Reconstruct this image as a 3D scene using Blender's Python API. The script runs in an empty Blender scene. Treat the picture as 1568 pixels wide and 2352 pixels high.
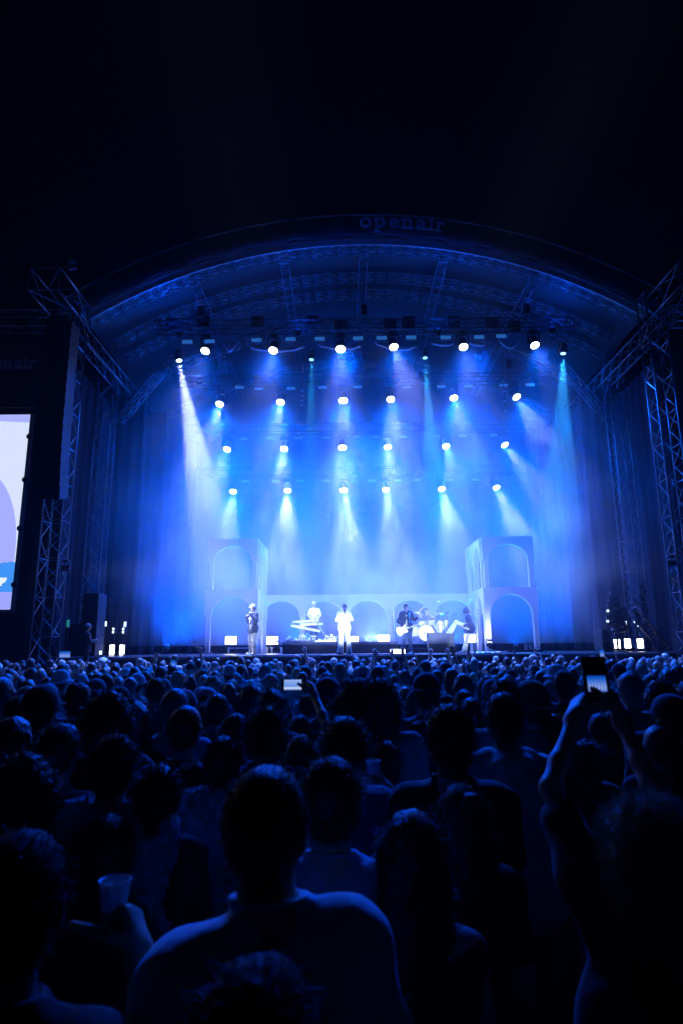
import bpy, math, random
import numpy as np
from mathutils import Vector, Matrix, Euler

random.seed(7)
np.random.seed(7)
S = bpy.context.scene
C = S.collection
R = math.radians

# ------------------------------------------------------------------ camera
LENS, PITCH, ROLL, CAMZ = 22.0, R(12.25), R(0.45), 2.12
cam = bpy.data.objects.new('camera', bpy.data.cameras.new('camera'))
C.objects.link(cam)
cd = cam.data
cd.sensor_fit = 'VERTICAL'
cd.sensor_height = 36
cd.lens = LENS
cd.clip_start = 0.05
cd.clip_end = 600
cd.dof.use_dof = True
cd.dof.focus_distance = 23.0
cd.dof.aperture_fstop = 3.2
_f = Vector((0, math.cos(PITCH), math.sin(PITCH)))
_u0 = Vector((0, -math.sin(PITCH), math.cos(PITCH)))
_r0 = Vector((1, 0, 0))
_r = _r0 * math.cos(ROLL) - _u0 * math.sin(ROLL)
_u = _u0 * math.cos(ROLL) + _r0 * math.sin(ROLL)
cam.matrix_world = Matrix(((_r.x, _u.x, -_f.x, 0), (_r.y, _u.y, -_f.y, 0), (_r.z, _u.z, -_f.z, CAMZ), (0, 0, 0, 1)))
S.camera = cam
FPX = LENS / 36 * 2352


def P(px, py, Y):
    """point of the photograph (1568 x 2352 frame) at the depth Y metres from the viewer"""
    d = _f * FPX + _r * (px - 784) + _u * (1176 - py)
    return Vector((d.x / d.y * Y, Y, CAMZ + d.z / d.y * Y))


# ------------------------------------------------------------------ night sky, exposure
W = bpy.data.worlds.new('World')
S.world = W
W.use_nodes = True
wn = W.node_tree
sky = wn.nodes.new('ShaderNodeTexSky')
sky.sky_type = 'NISHITA'
sky.sun_disc = False
sky.sun_elevation = R(-9)
sky.sun_rotation = R(200)
wn.links.new(sky.outputs[0], wn.nodes['Background'].inputs[0])
wn.nodes['Background'].inputs[1].default_value = 0.004
S.view_settings.view_transform = 'Standard'
S.view_settings.look = 'None'
S.view_settings.gamma = 1
S.view_settings.use_curve_mapping = False
S.view_settings.exposure = 0.0
S.cycles.use_denoising = True
S.cycles.volume_bounces = 0
S.cycles.max_bounces = 6
S.cycles.diffuse_bounces = 2
S.cycles.volume_max_steps = 96
S.cycles.sample_clamp_indirect = 4

# strengths of the lamps (watts) in one place; each lamp stands in its fixture's builder
E_BEAM = 7600
E_HALO = 5000
E_FILL = 5000
E_BLUE = 16000
COL_BEAM = (0.31, 0.37, 1.0)
COL_BLUE = (0.0, 0.105, 1.0)
COL_DEEP = (0.0, 0.065, 1.0)


# ------------------------------------------------------------------ helpers
def tag(o, label=None, cat=None, group=None, kind=None):
    if label: o['label'] = label
    if cat: o['category'] = cat
    if group: o['group'] = group
    if kind: o['kind'] = kind
    return o


def root(name, loc, rz=0, label=None, cat=None, group=None):
    o = bpy.data.objects.new(name, None)
    o.empty_display_size = .2
    C.objects.link(o)
    o.location = loc
    o.rotation_euler = (0, 0, rz)
    return tag(o, label, cat, group)


class MB:
    def __init__(s):
        s.v, s.f, s.m = [], [], []

    def add(s, v, f, mi=0):
        n = len(s.v)
        s.v += [tuple(p) for p in v]
        s.f += [tuple(i + n for i in q) for q in f]
        s.m += [mi] * len(f)
        return s

    def box(s, lo, hi, mi=0, M=None):
        v = [Vector((x, y, z)) for x in (lo[0], hi[0]) for y in (lo[1], hi[1]) for z in (lo[2], hi[2])]
        if M is not None: v = [M @ p for p in v]
        return s.add(v, [(0, 1, 3, 2), (4, 6, 7, 5), (0, 4, 5, 1), (2, 3, 7, 6), (0, 2, 6, 4), (1, 5, 7, 3)], mi)

    def tube(s, a, b, r, n=8, r2=None, mi=0, caps=True):
        a, b = Vector(a), Vector(b)
        r2 = r if r2 is None else r2
        d = (b - a)
        if d.length < 1e-6: return s
        d.normalize()
        x = d.orthogonal().normalized()
        y = d.cross(x)
        v = []
        for p, q in ((a, r), (b, r2)):
            for i in range(n):
                t = 2 * math.pi * i / n
                v.append(p + (x * math.cos(t) + y * math.sin(t)) * q)
        f = [(i, (i + 1) % n, n + (i + 1) % n, n + i) for i in range(n)]
        if caps: f += [tuple(range(n - 1, -1, -1)), tuple(range(n, 2 * n))]
        return s.add(v, f, mi)

    def path(s, pts, r, n=8, mi=0):
        for a, b in zip(pts, pts[1:]): s.tube(a, b, r, n, mi=mi)
        return s

    def lathe(s, prof, n=16, M=None, mi=0):
        """prof: (radius, z) list, revolved about z"""
        v = []
        for (r, z) in prof:
            for i in range(n):
                t = 2 * math.pi * i / n
                p = Vector((r * math.cos(t), r * math.sin(t), z))
                v.append(M @ p if M is not None else p)
        f = []
        for k in range(len(prof) - 1):
            for i in range(n):
                f.append((k * n + i, k * n + (i + 1) % n, (k + 1) * n + (i + 1) % n, (k + 1) * n + i))
        if prof[0][0] > 1e-5: f.append(tuple(range(n - 1, -1, -1)))
        if prof[-1][0] > 1e-5: f.append(tuple((len(prof) - 1) * n + i for i in range(n)))
        return s.add(v, f, mi)

    def prism(s, pts, y0, y1, M=None, mi=0):
        """pts: outline in x,z; extruded from y0 to y1"""
        n = len(pts)
        v = [Vector((x, y, z)) for y in (y0, y1) for (x, z) in pts]
        if M is not None: v = [M @ p for p in v]
        f = [tuple(range(n)), tuple(range(2 * n - 1, n - 1, -1))]
        f += [(i, i + n, (i + 1) % n + n, (i + 1) % n) for i in range(n)]
        return s.add(v, f, mi)

    def build(s, name, mats, parent=None, smooth=False, bevel=0):
        me = bpy.data.meshes.new(name)
        me.from_pydata(s.v, [], s.f)
        if not isinstance(mats, (list, tuple)): mats = [mats]
        for m in mats: me.materials.append(m)
        if len(mats) > 1: me.polygons.foreach_set('material_index', s.m)
        me.validate()
        if smooth:
            me.polygons.foreach_set('use_smooth', [True] * len(me.polygons))
        me.update()
        o = bpy.data.objects.new(name, me)
        C.objects.link(o)
        if parent is not None: o.parent = parent
        if bevel:
            b = o.modifiers.new('bevel', 'BEVEL')
            b.width = bevel
            b.segments = 2
            b.limit_method = 'ANGLE'
        return o


def copy_tree(o, parent=None):
    c = o.copy()
    C.objects.link(c)
    if parent is not None: c.parent = parent
    for ch in [q for q in o.children]: copy_tree(ch, c)
    return c


def frame(a, b, up=(0, 0, 1)):
    """matrix whose local z runs from a to b"""
    z = (Vector(b) - Vector(a)).normalized()
    u = Vector(up)
    if abs(z.dot(u)) > .98: u = Vector((0, 1, 0))
    x = u.cross(z).normalized()
    y = z.cross(x)
    M = Matrix((x, y, z)).transposed().to_4x4()
    M.translation = Vector(a)
    return M


# ------------------------------------------------------------------ materials
_mats = {}


def mat(name, col, rough=.6, metal=0., sheen=0., var=.15, vscale=8., bump=0., bscale=40., spec=.5, emit=None, es=0., trans=0., alpha=1., coat=0., kind='noise'):
    if name in _mats: return _mats[name]
    m = bpy.data.materials.new(name)
    m.use_nodes = True
    t = m.node_tree
    p = t.nodes['Principled BSDF']
    p.inputs['Roughness'].default_value = rough
    p.inputs['Metallic'].default_value = metal
    p.inputs['Specular IOR Level'].default_value = spec
    p.inputs['Sheen Weight'].default_value = sheen
    p.inputs['Sheen Roughness'].default_value = .35
    p.inputs['Transmission Weight'].default_value = trans
    p.inputs['Coat Weight'].default_value = coat
    p.inputs['Alpha'].default_value = alpha
    tc = t.nodes.new('ShaderNodeTexCoord')
    nz = t.nodes.new('ShaderNodeTexNoise')
    nz.inputs['Scale'].default_value = vscale
    nz.inputs['Detail'].default_value = 4
    t.links.new(tc.outputs['Object'], nz.inputs['Vector'])
    mx = t.nodes.new('ShaderNodeMix')
    mx.data_type = 'RGBA'
    mx.inputs[6].default_value = (*[max(0, c * (1 - var)) for c in col], 1)
    mx.inputs[7].default_value = (*[min(1, c * (1 + var)) for c in col], 1)
    t.links.new(nz.outputs[0], mx.inputs[0])
    t.links.new(mx.outputs[2], p.inputs['Base Color'])
    if bump:
        if kind == 'crinkle':
            b2 = t.nodes.new('ShaderNodeTexVoronoi')
            b2.feature = 'DISTANCE_TO_EDGE'
        elif kind == 'fold':
            b2 = t.nodes.new('ShaderNodeTexWave')
            b2.inputs['Distortion'].default_value = 4
            b2.inputs['Detail'].default_value = 2
        else:
            b2 = t.nodes.new('ShaderNodeTexNoise')
            b2.inputs['Detail'].default_value = 5
        b2.inputs['Scale'].default_value = bscale
        t.links.new(tc.outputs['Object'], b2.inputs['Vector'])
        bm = t.nodes.new('ShaderNodeBump')
        bm.inputs['Strength'].default_value = bump
        bm.inputs['Distance'].default_value = .02
        t.links.new(b2.outputs[0], bm.inputs['Height'])
        t.links.new(bm.outputs[0], p.inputs['Normal'])
    if emit:
        p.inputs['Emission Color'].default_value = (*emit, 1)
        p.inputs['Emission Strength'].default_value = es
    _mats[name] = m
    return m


M_ALU = mat('aluminium_truss', (.20, .205, .22), .36, 1., var=.12, vscale=3)
M_ALU2 = mat('dull_aluminium', (.5, .5, .52), .5, .8)
M_BLACK = mat('black_paint', (.025, .025, .027), .45, bump=.1)
M_BLACKM = mat('black_steel', (.04, .04, .045), .4, .5)
M_DRAPE = mat('black_drape', (.010, .013, .026), .9, sheen=.0, bump=.2, bscale=60)
M_PVC = mat('roof_membrane', (.009, .010, .013), .6, bump=.3, bscale=3)
M_FASCIA = mat('fascia_banner', (.03, .035, .05), .6, bump=.3, bscale=2)
M_LETTER = mat('banner_print', (.75, .78, .85), .6)
M_DECK = mat('stage_deck', (.06, .06, .065), .28, var=.35, vscale=1.5, bump=.15, bscale=20)
M_EDGE = mat('deck_edge_metal', (.7, .7, .72), .35, 1.)
M_SET = mat('painted_scenery', (.74, .73, .76), .7, var=.05, vscale=1.2, bump=.15, bscale=12)
M_CAB = mat('speaker_cabinet', (.010, .010, .012), .6, bump=.2, bscale=80)
M_GRILLE = mat('speaker_grille', (.02, .02, .022), .4, .6, bump=.5, bscale=160)
M_PANEL = mat('panel_face', (.42, .5, .56), .4, var=.1, emit=(.04, .30, .85), es=.32)
M_SWAG = mat('pale_cloth', (.62, .66, .68), .7, bump=.2, bscale=20)
M_GROUND = mat('trodden_field', (.035, .035, .02), .95, var=.5, vscale=2, bump=.6, bscale=10)
M_LENS = mat('lit_lens', (.8, .8, .8), .2, emit=(.95, .97, 1.0), es=14)
M_LENSD = mat('unlit_lens', (.12, .13, .15), .1, spec=.8, coat=1)
M_TEAL = mat('teal_lens', (.5, .8, .8), .2, emit=(.25, .75, .95), es=2.0)
M_BLUEL = mat('blue_lens', (.3, .5, .8), .2, emit=(.3, .65, 1.0), es=3.0)
M_FLOOD = mat('flood_face', (.9, .9, .9), .3, emit=(1.0, .93, .95), es=9)
M_SPARK = mat('tally_light', (.9, .9, .9), .3, emit=(.6, .8, 1.0), es=3)
M_GREENL = mat('green_status_light', (.3, .9, .4), .3, emit=(.05, .7, .5), es=.25)
for m in (M_PANEL, M_LENS, M_TEAL, M_BLUEL, M_SPARK, M_GREENL):
    m.cycles.emission_sampling = 'NONE'

XC, YF, ZD = 0.95, 22.0, 1.90        # stage centre line, front edge, deck height


# ------------------------------------------------------------------ ground
g = MB()
n = 40
xs = [-150 + 300 * i / n for i in range(n + 1)]
xs = sorted(xs + [-20 + i for i in range(41)])
ys = sorted([-59.5 + 240 * i / n for i in range(n + 1)] + [-5 + i for i in range(30)])
vv = [(x, y, (random.random() - .5) * .03 if abs(x) < 21 and y < 21 else 0) for y in ys for x in xs]
nx = len(xs)
ff = [(j * nx + i, j * nx + i + 1, (j + 1) * nx + i + 1, (j + 1) * nx + i) for j in range(len(ys) - 1) for i in range(nx - 1)]
g.add(vv, ff)
tag(g.build('ground', M_GROUND), kind='structure')

# ------------------------------------------------------------------ air: thin haze everywhere and thick smoke on the stage


def volume(name, dens, aniso, noise=None, col=(.93, .95, 1)):
    m = bpy.data.materials.new(name)
    m.use_nodes = True
    t = m.node_tree
    t.nodes.clear()
    o = t.nodes.new('ShaderNodeOutputMaterial')
    p = t.nodes.new('ShaderNodeVolumePrincipled')
    p.inputs['Density'].default_value = dens
    p.inputs['Anisotropy'].default_value = aniso
    p.inputs['Color'].default_value = (*col, 1)
    t.links.new(p.outputs[0], o.inputs['Volume'])
    if noise:
        lo, hi, ctr, rad, sc_ = noise
        tc = t.nodes.new('ShaderNodeTexCoord')
        nz = t.nodes.new('ShaderNodeTexNoise')
        nz.inputs['Scale'].default_value = sc_
        nz.inputs['Detail'].default_value = 3
        nz.inputs['Distortion'].default_value = .6
        t.links.new(tc.outputs['Object'], nz.inputs['Vector'])
        mr = t.nodes.new('ShaderNodeMapRange')
        mr.inputs[1].default_value = .36
        mr.inputs[2].default_value = .68
        mr.inputs[3].default_value = lo
        mr.inputs[4].default_value = hi
        t.links.new(nz.outputs[0], mr.inputs[0])
        # the cloud thins out towards its own rim
        sub = t.nodes.new('ShaderNodeVectorMath'); sub.operation = 'SUBTRACT'
        sub.inputs[1].default_value = ctr
        t.links.new(tc.outputs['Object'], sub.inputs[0])
        dv = t.nodes.new('ShaderNodeVectorMath'); dv.operation = 'DIVIDE'
        dv.inputs[1].default_value = rad
        t.links.new(sub.outputs[0], dv.inputs[0])
        ln = t.nodes.new('ShaderNodeVectorMath'); ln.operation = 'LENGTH'
        t.links.new(dv.outputs[0], ln.inputs[0])
        m2 = t.nodes.new('ShaderNodeMapRange')
        m2.interpolation_type = 'SMOOTHSTEP'
        m2.inputs[1].default_value = .45
        m2.inputs[2].default_value = 1.0
        m2.inputs[3].default_value = 1
        m2.inputs[4].default_value = 0
        t.links.new(ln.outputs['Value'], m2.inputs[0])
        mu = t.nodes.new('ShaderNodeMath'); mu.operation = 'MULTIPLY'
        t.links.new(mr.outputs[0], mu.inputs[0])
        t.links.new(m2.outputs[0], mu.inputs[1])
        t.links.new(mu.outputs[0], p.inputs['Density'])
    return m


tag(MB().box((-152, -62, -1), (152, 183, 26)).build('haze', volume('thin_haze', .0008, .25)), kind='stuff')
tag(MB().box((-10.2, 20.6, ZD + .35), (12.1, 33.2, 15.0)).build('smoke', volume('stage_smoke', .03, .3, (.020, .095, (1.0, 28.0, 7.8), (17.0, 10.5, 9.6), .32))), kind='stuff')


# ------------------------------------------------------------------ trusses
def truss(name, a, b, w, h, label, cat='truss', group=None, bay=None, rc=.028, rl=.012, up=(0, 0, 1), matl=None):
    """straight box truss from a to b (w across, h along up): four chords, one lattice"""
    a, b = Vector(a), Vector(b)
    L = (b - a).length
    Mw = frame(a, b, up)            # local z along the truss, local y ~ up
    t = root(name, (0, 0, 0), 0, label, cat, group)
    t.matrix_world = Mw
    matl = matl or M_ALU
    cs = [(-w / 2, -h / 2), (w / 2, -h / 2), (w / 2, h / 2), (-w / 2, h / 2)]
    for c in cs:
        MB().tube((c[0], c[1], 0), (c[0], c[1], L), rc, 8).build('chord', matl, t, smooth=True)
    lt = MB()
    bay = bay or max(w, h) * .85
    k = max(1, round(L / bay))
    for i in range(4):
        c, d = cs[i], cs[(i + 1) % 4]
        for j in range(k):
            z0, z1 = L * j / k, L * (j + 1) / k
            p, q = (c, d) if j % 2 == 0 else (d, c)
            lt.tube((p[0], p[1], z0), (q[0], q[1], z1), rl, 5, caps=False)
            if j % 2 == 0: lt.tube((c[0], c[1], z0), (d[0], d[1], z0), rl, 5, caps=False)
    for z0 in (0, L):
        for i in range(4):
            c, d = cs[i], cs[(i + 1) % 4]
            lt.tube((c[0], c[1], z0), (d[0], d[1], z0), rc * .8, 6)
    # couplers every third bay
    for j in range(0, k + 1, 3):
        for c in cs:
            z0 = L * j / k
            lt.tube((c[0], c[1], max(0, z0 - .05)), (c[0], c[1], min(L, z0 + .05)), rc * 1.35, 8)
    tag(lt.build('lattice', matl, t), kind='stuff')
    return t


def arch_pts(half, rise, zend, Y, n=48, off=0.):
    Rr = (half * half + rise * rise) / (2 * rise)
    a0 = math.asin(half / Rr)
    cz = zend + rise - Rr
    return [Vector((XC + (Rr + off) * math.sin(-a0 + 2 * a0 * i / n), Y, cz + (Rr + off) * math.cos(-a0 + 2 * a0 * i / n))) for i in range(n + 1)]


def arch_truss(Y, label, depth=.30, half=10.1, rise=3.0, zend=14.15, rc=.026):
    t = root('roof_arch', (0, 0, 0), 0, label, 'roof truss', 'arched trusses carrying the stage roof')
    n = 42
    lines = []
    for (dy, off) in ((0, 0), (depth, 0), (0, depth), (depth, depth)):
        pts = arch_pts(half, rise, zend, Y + dy, n, off)
        lines.append(pts)
        m = MB()
        for s0 in range(0, n, 6):             # bolted segments with small gaps, as the photo's broken lines
            sg = pts[s0:s0 + 7]
            e = sg[-1] - (sg[-1] - sg[-2]) * .2
            m.path(sg[:-1] + [e], rc, 7)
        m.build('chord', M_ALU, t, smooth=True)
    lt = MB()
    for i in range(n):
        for a, b in ((0, 2), (1, 3), (0, 1), (2, 3)):
            p, q = (a, b) if i % 2 == 0 else (b, a)
            lt.tube(lines[p][i], lines[q][i + 1], .007, 4, caps=False)
    tag(lt.build('lattice', M_ALU2, t), kind='stuff')
    return t


names = ['front arch of the stage roof, outermost and highest, under the banner', 'second roof arch behind the front arch',
         'third roof arch over the first row of lamps', 'fourth roof arch deep over the stage', 'rearmost roof arch above the back drape']
for Y, lb in zip((21.5, 23.4, 24.7, 27.5, 31.5), names):
    arch_truss(Y, lb)
# purlins running back between the arches
rf = arch_pts(10.1, 3.0, 14.15, 0, 48, .15)
for i, lb in ((9, 'roof truss running back at the left end'), (17, 'roof truss running back left of the middle'), (24, 'roof truss running back under the crown'),
              (31, 'roof truss running back right of the middle'), (39, 'roof truss running back at the right end')):
    p = rf[i]
    nrm = (p - Vector((XC, 0, -.1))).normalized()
    truss('roof_purlin_truss', (p.x, 21.9, p.z), (p.x, 33.0, p.z), .34, .34, lb, 'roof truss', 'trusses running front to back under the roof', rc=.018, rl=.008, up=(nrm.x, 0, nrm.z))
# membrane
m = MB()
A = arch_pts(10.5, 3.2, 14.1, 21.36, 48, .32)
for off, fl in ((0, 0), (.05, 1)):
    pa = [Vector((p.x, p.y, p.z + off)) for p in A]
    rows_ = []
    for j in range(9):
        y = 21.36 + 12.8 * j / 8
        rows_.append([Vector((p.x, y, p.z + .09 * math.sin(j * math.pi / 2 + i * .4) * (0 < j < 8))) for i, p in enumerate(pa)])
    vv = [p for r_ in rows_ for p in r_]
    k = len(pa)
    fcs = [(j * k + i, j * k + i + 1, (j + 1) * k + i + 1, (j + 1) * k + i) for j in range(8) for i in range(k - 1)]
    m.add(vv, fcs)
rt = root('stage_roof', (0, 0, 0), 0, 'dark arched fabric roof over the whole stage with banner across its front edge', 'stage roof')
m.build('membrane', M_PVC, rt, smooth=True)
# hem of the membrane: pale band above the front arch
hem = MB()
a_ = arch_pts(10.3, 3.1, 14.05, 21.3, 60, .10)
b_ = arch_pts(10.3, 3.1, 14.05, 21.3, 60, .34)
for i in range(60):
    hem.add([a_[i], a_[i + 1], b_[i + 1], b_[i], a_[i] + Vector((0, .04, 0)), a_[i + 1] + Vector((0, .04, 0)), b_[i + 1] + Vector((0, .04, 0)), b_[i] + Vector((0, .04, 0))],
            [(0, 1, 2, 3), (4, 7, 6, 5), (0, 4, 5, 1), (3, 2, 6, 7)])
hem.build('hem', M_SWAG, rt)
# fascia banner
fa = MB()
a_ = arch_pts(10.3, 3.1, 14.05, 21.1, 60, .36)
b_ = arch_pts(10.3, 3.1, 14.05, 21.1, 60, 1.22)
for i in range(60):
    dz = (Vector((0, .06 * math.sin(i * 1.3), 0)), Vector((0, .06 * math.sin((i + 1) * 1.3), 0)))
    fa.add([a_[i] + dz[0], a_[i + 1] + dz[1], b_[i + 1] + dz[1], b_[i] + dz[0]] + [p + Vector((0, .05, 0)) for p in (a_[i] + dz[0], a_[i + 1] + dz[1], b_[i + 1] + dz[1], b_[i] + dz[0])],
           [(0, 1, 2, 3), (4, 7, 6, 5), (0, 4, 5, 1), (3, 2, 6, 7)])
fas = fa.build('fascia', M_FASCIA, rt, smooth=True)
tp = MB()
tp.path([p + Vector((0, -.03, 0)) for p in b_], .035, 6)
tp.build('edge_rope', M_ALU2, rt)


def glyphs(txt, size, bold=.016):
    """outline letters of the built-in face, thickened, with slab serifs added; returns [(char, mesh, width)]"""
    out = []
    dg = bpy.context.evaluated_depsgraph_get()
    for ch in txt:
        c = bpy.data.curves.new('glyph', 'FONT')
        c.body = ch
        c.size = size
        c.offset = bold * size
        c.extrude = .01
        c.resolution_u = 4
        o = bpy.data.objects.new('glyph', c)
        C.objects.link(o)
        bpy.context.view_layer.update()
        me = bpy.data.meshes.new_from_object(o.evaluated_get(bpy.context.evaluated_depsgraph_get()))
        vs = [tuple(v.co) for v in me.vertices]
        fs = [tuple(p.vertices) for p in me.polygons]
        w = max(v[0] for v in vs) - min(v[0] for v in vs)
        x0 = min(v[0] for v in vs)
        bpy.data.objects.remove(o)
        bpy.data.meshes.remove(me)
        m = MB()
        m.add([(v[0] - x0, v[2], v[1]) for v in vs], fs)       # into x,z plane
        sr = size * .085                                        # slab serifs

        def slab(xa, xb, z, dy=0):
            m.box((xa, -.012 + dy, z), (xb, .012 + dy, z + sr))
        st = size * .15
        zt0 = max(v[1] for v in vs) - sr
        zb0 = min(v[1] for v in vs)
        if ch == 'p':
            slab(-.05 * size, st + .07 * size, zb0)
            slab(-.08 * size, st * .6, zt0 - .01 * size, .002)
        elif ch in 'nr':
            slab(-.06 * size, st + .06 * size, 0)
            slab(-.08 * size, st * .6, zt0 - .01 * size, .002)
            if ch == 'n': slab(w - st - .07 * size, w + .07 * size, 0)
        elif ch == 'i':
            slab(-.09 * size, w + .09 * size, 0)
            slab(-.08 * size, w * .6, .42 * size, .002)
        elif ch == 'a':
            slab(w * .8, w + .06 * size, 0)
        out.append((ch, m, w))
    return out


def letters_on(txt, size, place, parent, gap=.12):
    gl = glyphs(txt, size)
    x = 0
    for ch, m, w in gl:
        M = place(x + w / 2)
        mm = MB()
        mm.add([M @ (Vector(v) - Vector((w / 2, 0, 0))) for v in m.v], m.f)
        mm.build('letter', M_LETTER, parent)
        x += w + gap * size


mid = arch_pts(10.3, 3.1, 14.05, 21.1, 600, .64)
def on_arch(s0):
    def pl(d):
        # walk d metres along the banner from the point below x = s0
        i = min(range(len(mid)), key=lambda k: abs(mid[k].x - s0))
        dd = 0
        while dd < d:
            dd += (mid[i + 1] - mid[i]).length
            i += 1
        t = (mid[i + 1] - mid[i - 1]).normalized()
        ang = math.atan2(t.z, t.x)
        return Matrix.Translation(mid[i] + Vector((0, -.10, 0))) @ Matrix.Rotation(-ang, 4, 'Y')
    return pl
p0, p1 = P(822, 545, 21), P(1032, 552, 21)
letters_on('openair', (p1.x - p0.x) / 7 * 1.80, on_arch(p0.x), rt, gap=.155)

# ------------------------------------------------------------------ scaffold towers, corner boxes, wings
for (x, y, lb) in ((-9.25, 19.9, 'tall box truss tower at the left front corner of the stage, behind the hanging speakers'), (-9.75, 24.6, 'left inner truss tower between the front tower and the side drape'),
                   (10.85, 19.9, 'tall truss tower at the far right edge of the picture'), (11.45, 24.6, 'right inner truss tower beside the stage opening')):
    truss('truss_tower', (x, y, .1), (x, y, 14.1), .62, .62, lb, 'truss tower', 'four truss towers holding the roof', rc=.03, rl=.014, up=(0, 1, 0), bay=.62)
for sx, lb in ((-1, 'boxy truss end jutting forward from the left roof corner'), (1, 'boxy truss end jutting forward from the right roof corner')):
    x = XC + sx * 10.35
    truss('cantilever_truss', (x, 20.4, 13.7), (x, 17.9, 13.7), .95, .8, lb, 'truss', 'truss ends above the speakers', bay=1.2, rc=.028, rl=.016)
    x = XC + sx * 10.2
    truss('corner_truss', (x, 19.4, 13.1), (x, 33.0, 13.1), .5, .5, 'long eaves truss running back above the %s side of the stage' % ('left' if sx < 0 else 'right'), 'truss', rc=.026)
    x2 = XC + sx * 18
    truss('wing_truss', (XC + sx * 10.7, 20.2, 13.5), (x2, 20.2, 13.5), .5, .62, 'horizontal wing truss reaching out to the %s of the stage' % ('left' if sx < 0 else 'right'), 'truss', rc=.026, up=(0, 0, 1))
    # knee braces between tower head and eaves
    truss('brace_truss', (XC + sx * 10.1, 24.6, 11.4), (XC + sx * 8.0, 24.6, 14.3), .3, .3, 'short raking brace truss at the head of the %s inner tower' % ('left' if sx < 0 else 'right'), 'truss', rc=.02, up=(0, 1, 0))

# ------------------------------------------------------------------ deck
dk = MB()
dk.box((-11.6, YF, ZD - .12), (13.5, 34.3, ZD))
tag(dk.build('stage_floor', M_DECK), kind='structure')
fr = root('stage_skirting', (0, 0, 0), 0, 'dark front of the stage with a bright metal edge strip above the crowd', 'stage front')
for i in range(14):
    x0 = -11.6 + 25.1 * i / 14
    MB().box((x0 + .01, YF - .03 + random.random() * .012, .02), (x0 + 25.1 / 14 - .01, YF, ZD - .125)).build('panel', M_DRAPE, fr)
for i in range(12):
    x0 = -11.6 + 25.1 * i / 12
    MB().box((x0 + .006, YF - .045, ZD - .055), (x0 + 25.1 / 12 - .006, YF - .002, ZD + .006)).build('edge_strip', M_EDGE, fr)
for i in range(26):
    x0 = -11.4 + i * .97
    fr2 = MB().tube((x0, YF + .5, .02), (x0, YF + .5, ZD - .12), .024, 8)
    if i % 2 == 0: fr2.build('leg', M_ALU2, fr)


# ------------------------------------------------------------------ drapes
def drape(name, a, b, z0, z1, label, cat='drape', group=None, fold=.5, amp=.09, thick=.02):
    a, b = Vector((*a, 0)), Vector((*b, 0))
    L = (b - a).length
    u = (b - a) / L
    nv = Vector((-u.y, u.x, 0))
    n = int(L / .09)
    cols = []
    ph = random.random() * 6
    for i in range(n + 1):
        s = L * i / n
        d = amp * (math.sin(s / fold * 2 * math.pi + ph + 1.2 * math.sin(s * 1.7)) + .35 * math.sin(s / fold * 5.1))
        cols.append((a + u * s, d))
    v, f = [], []
    zs = [z0, z0 + (z1 - z0) * .5, z1]
    for side in (0, thick):
        for p, d in cols:
            for k, z in enumerate(zs):
                v.append(p + nv * (d * (1.15, 1, .8)[k] + side) + Vector((0, 0, z)))
    m = len(cols) * 3
    for i in range(len(cols) - 1):
        for k in range(2):
            q = (i * 3 + k, (i + 1) * 3 + k, (i + 1) * 3 + k + 1, i * 3 + k + 1)
            f.append(q)
            f.append(tuple(m + j for j in reversed(q)))
    f.append((0, 1, 1 + m, m)); f.append((1, 2, 2 + m, 1 + m))
    e = (len(cols) - 1) * 3
    f.append((e, e + m, e + 1 + m, e + 1)); f.append((e + 1, e + 1 + m, e + 2 + m, e + 2))
    o = MB().add(v, f).build(name, M_DRAPE, smooth=True)
    return tag(o, label, cat, group)


drape('back_drape', (-11, 33.6), (13, 33.6), ZD + .01, 14.6, 'wide dark drape hanging across the back of the stage behind the smoke', amp=.035, fold=1.1)
for i, (y0, xo) in enumerate(((25.4, 0), (27.6, .25), (29.8, .5), (32.0, .8))):
    for sx in (-1, 1):
        nm = ('first', 'second', 'third', 'fourth')[i]
        x = XC + sx * (10.6 - xo)
        drape('side_drape', (x, y0), (x - sx * 1.25, y0 + .1), ZD + .01, 13.0,
              '%s narrow dark side drape from the front on the %s of the stage' % (nm, 'left' if sx < 0 else 'right'), 'drape', 'side drapes masking the wings')
        # a bare upright pipe at each drape
        tag(MB().tube((x - sx * 1.32, y0 - .1, ZD + .01), (x - sx * 1.32, y0 - .1, 13), .028, 8).build('drape_pipe', M_BLACKM, smooth=True),
            'thin upright pipe at the inner edge of the %s %s side drape' % (nm, 'left' if sx < 0 else 'right'), 'pipe', 'pipes beside the side drapes')
for sx in (-1, 1):
    drape('wing_drape', (XC + sx * 11.3, 22.5), (XC + sx * 11.5, 33.4), .05, 13.0, 'long dark drape closing off the %s side of the stage' % ('left' if sx < 0 else 'right'))


# ------------------------------------------------------------------ light rig
def spot(name, loc, aim, watts, col, deg, blend, size, parent):
    L = bpy.data.lights.new(name, 'SPOT')
    L.energy = watts
    L.color = col
    L.spot_size = R(deg)
    L.spot_blend = blend
    L.shadow_soft_size = size
    o = bpy.data.objects.new(name, L)
    C.objects.link(o)
    o.location = loc
    o.rotation_euler = Vector(aim).to_track_quat('-Z', 'Y').to_euler()
    o.parent = parent
    return o


def head_mesh():
    return [(.09, -.30), (.15, -.27), (.175, -.18), (.18, 0), (.185, .10), (.20, .12), (.20, .17), (.17, .175)]


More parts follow.
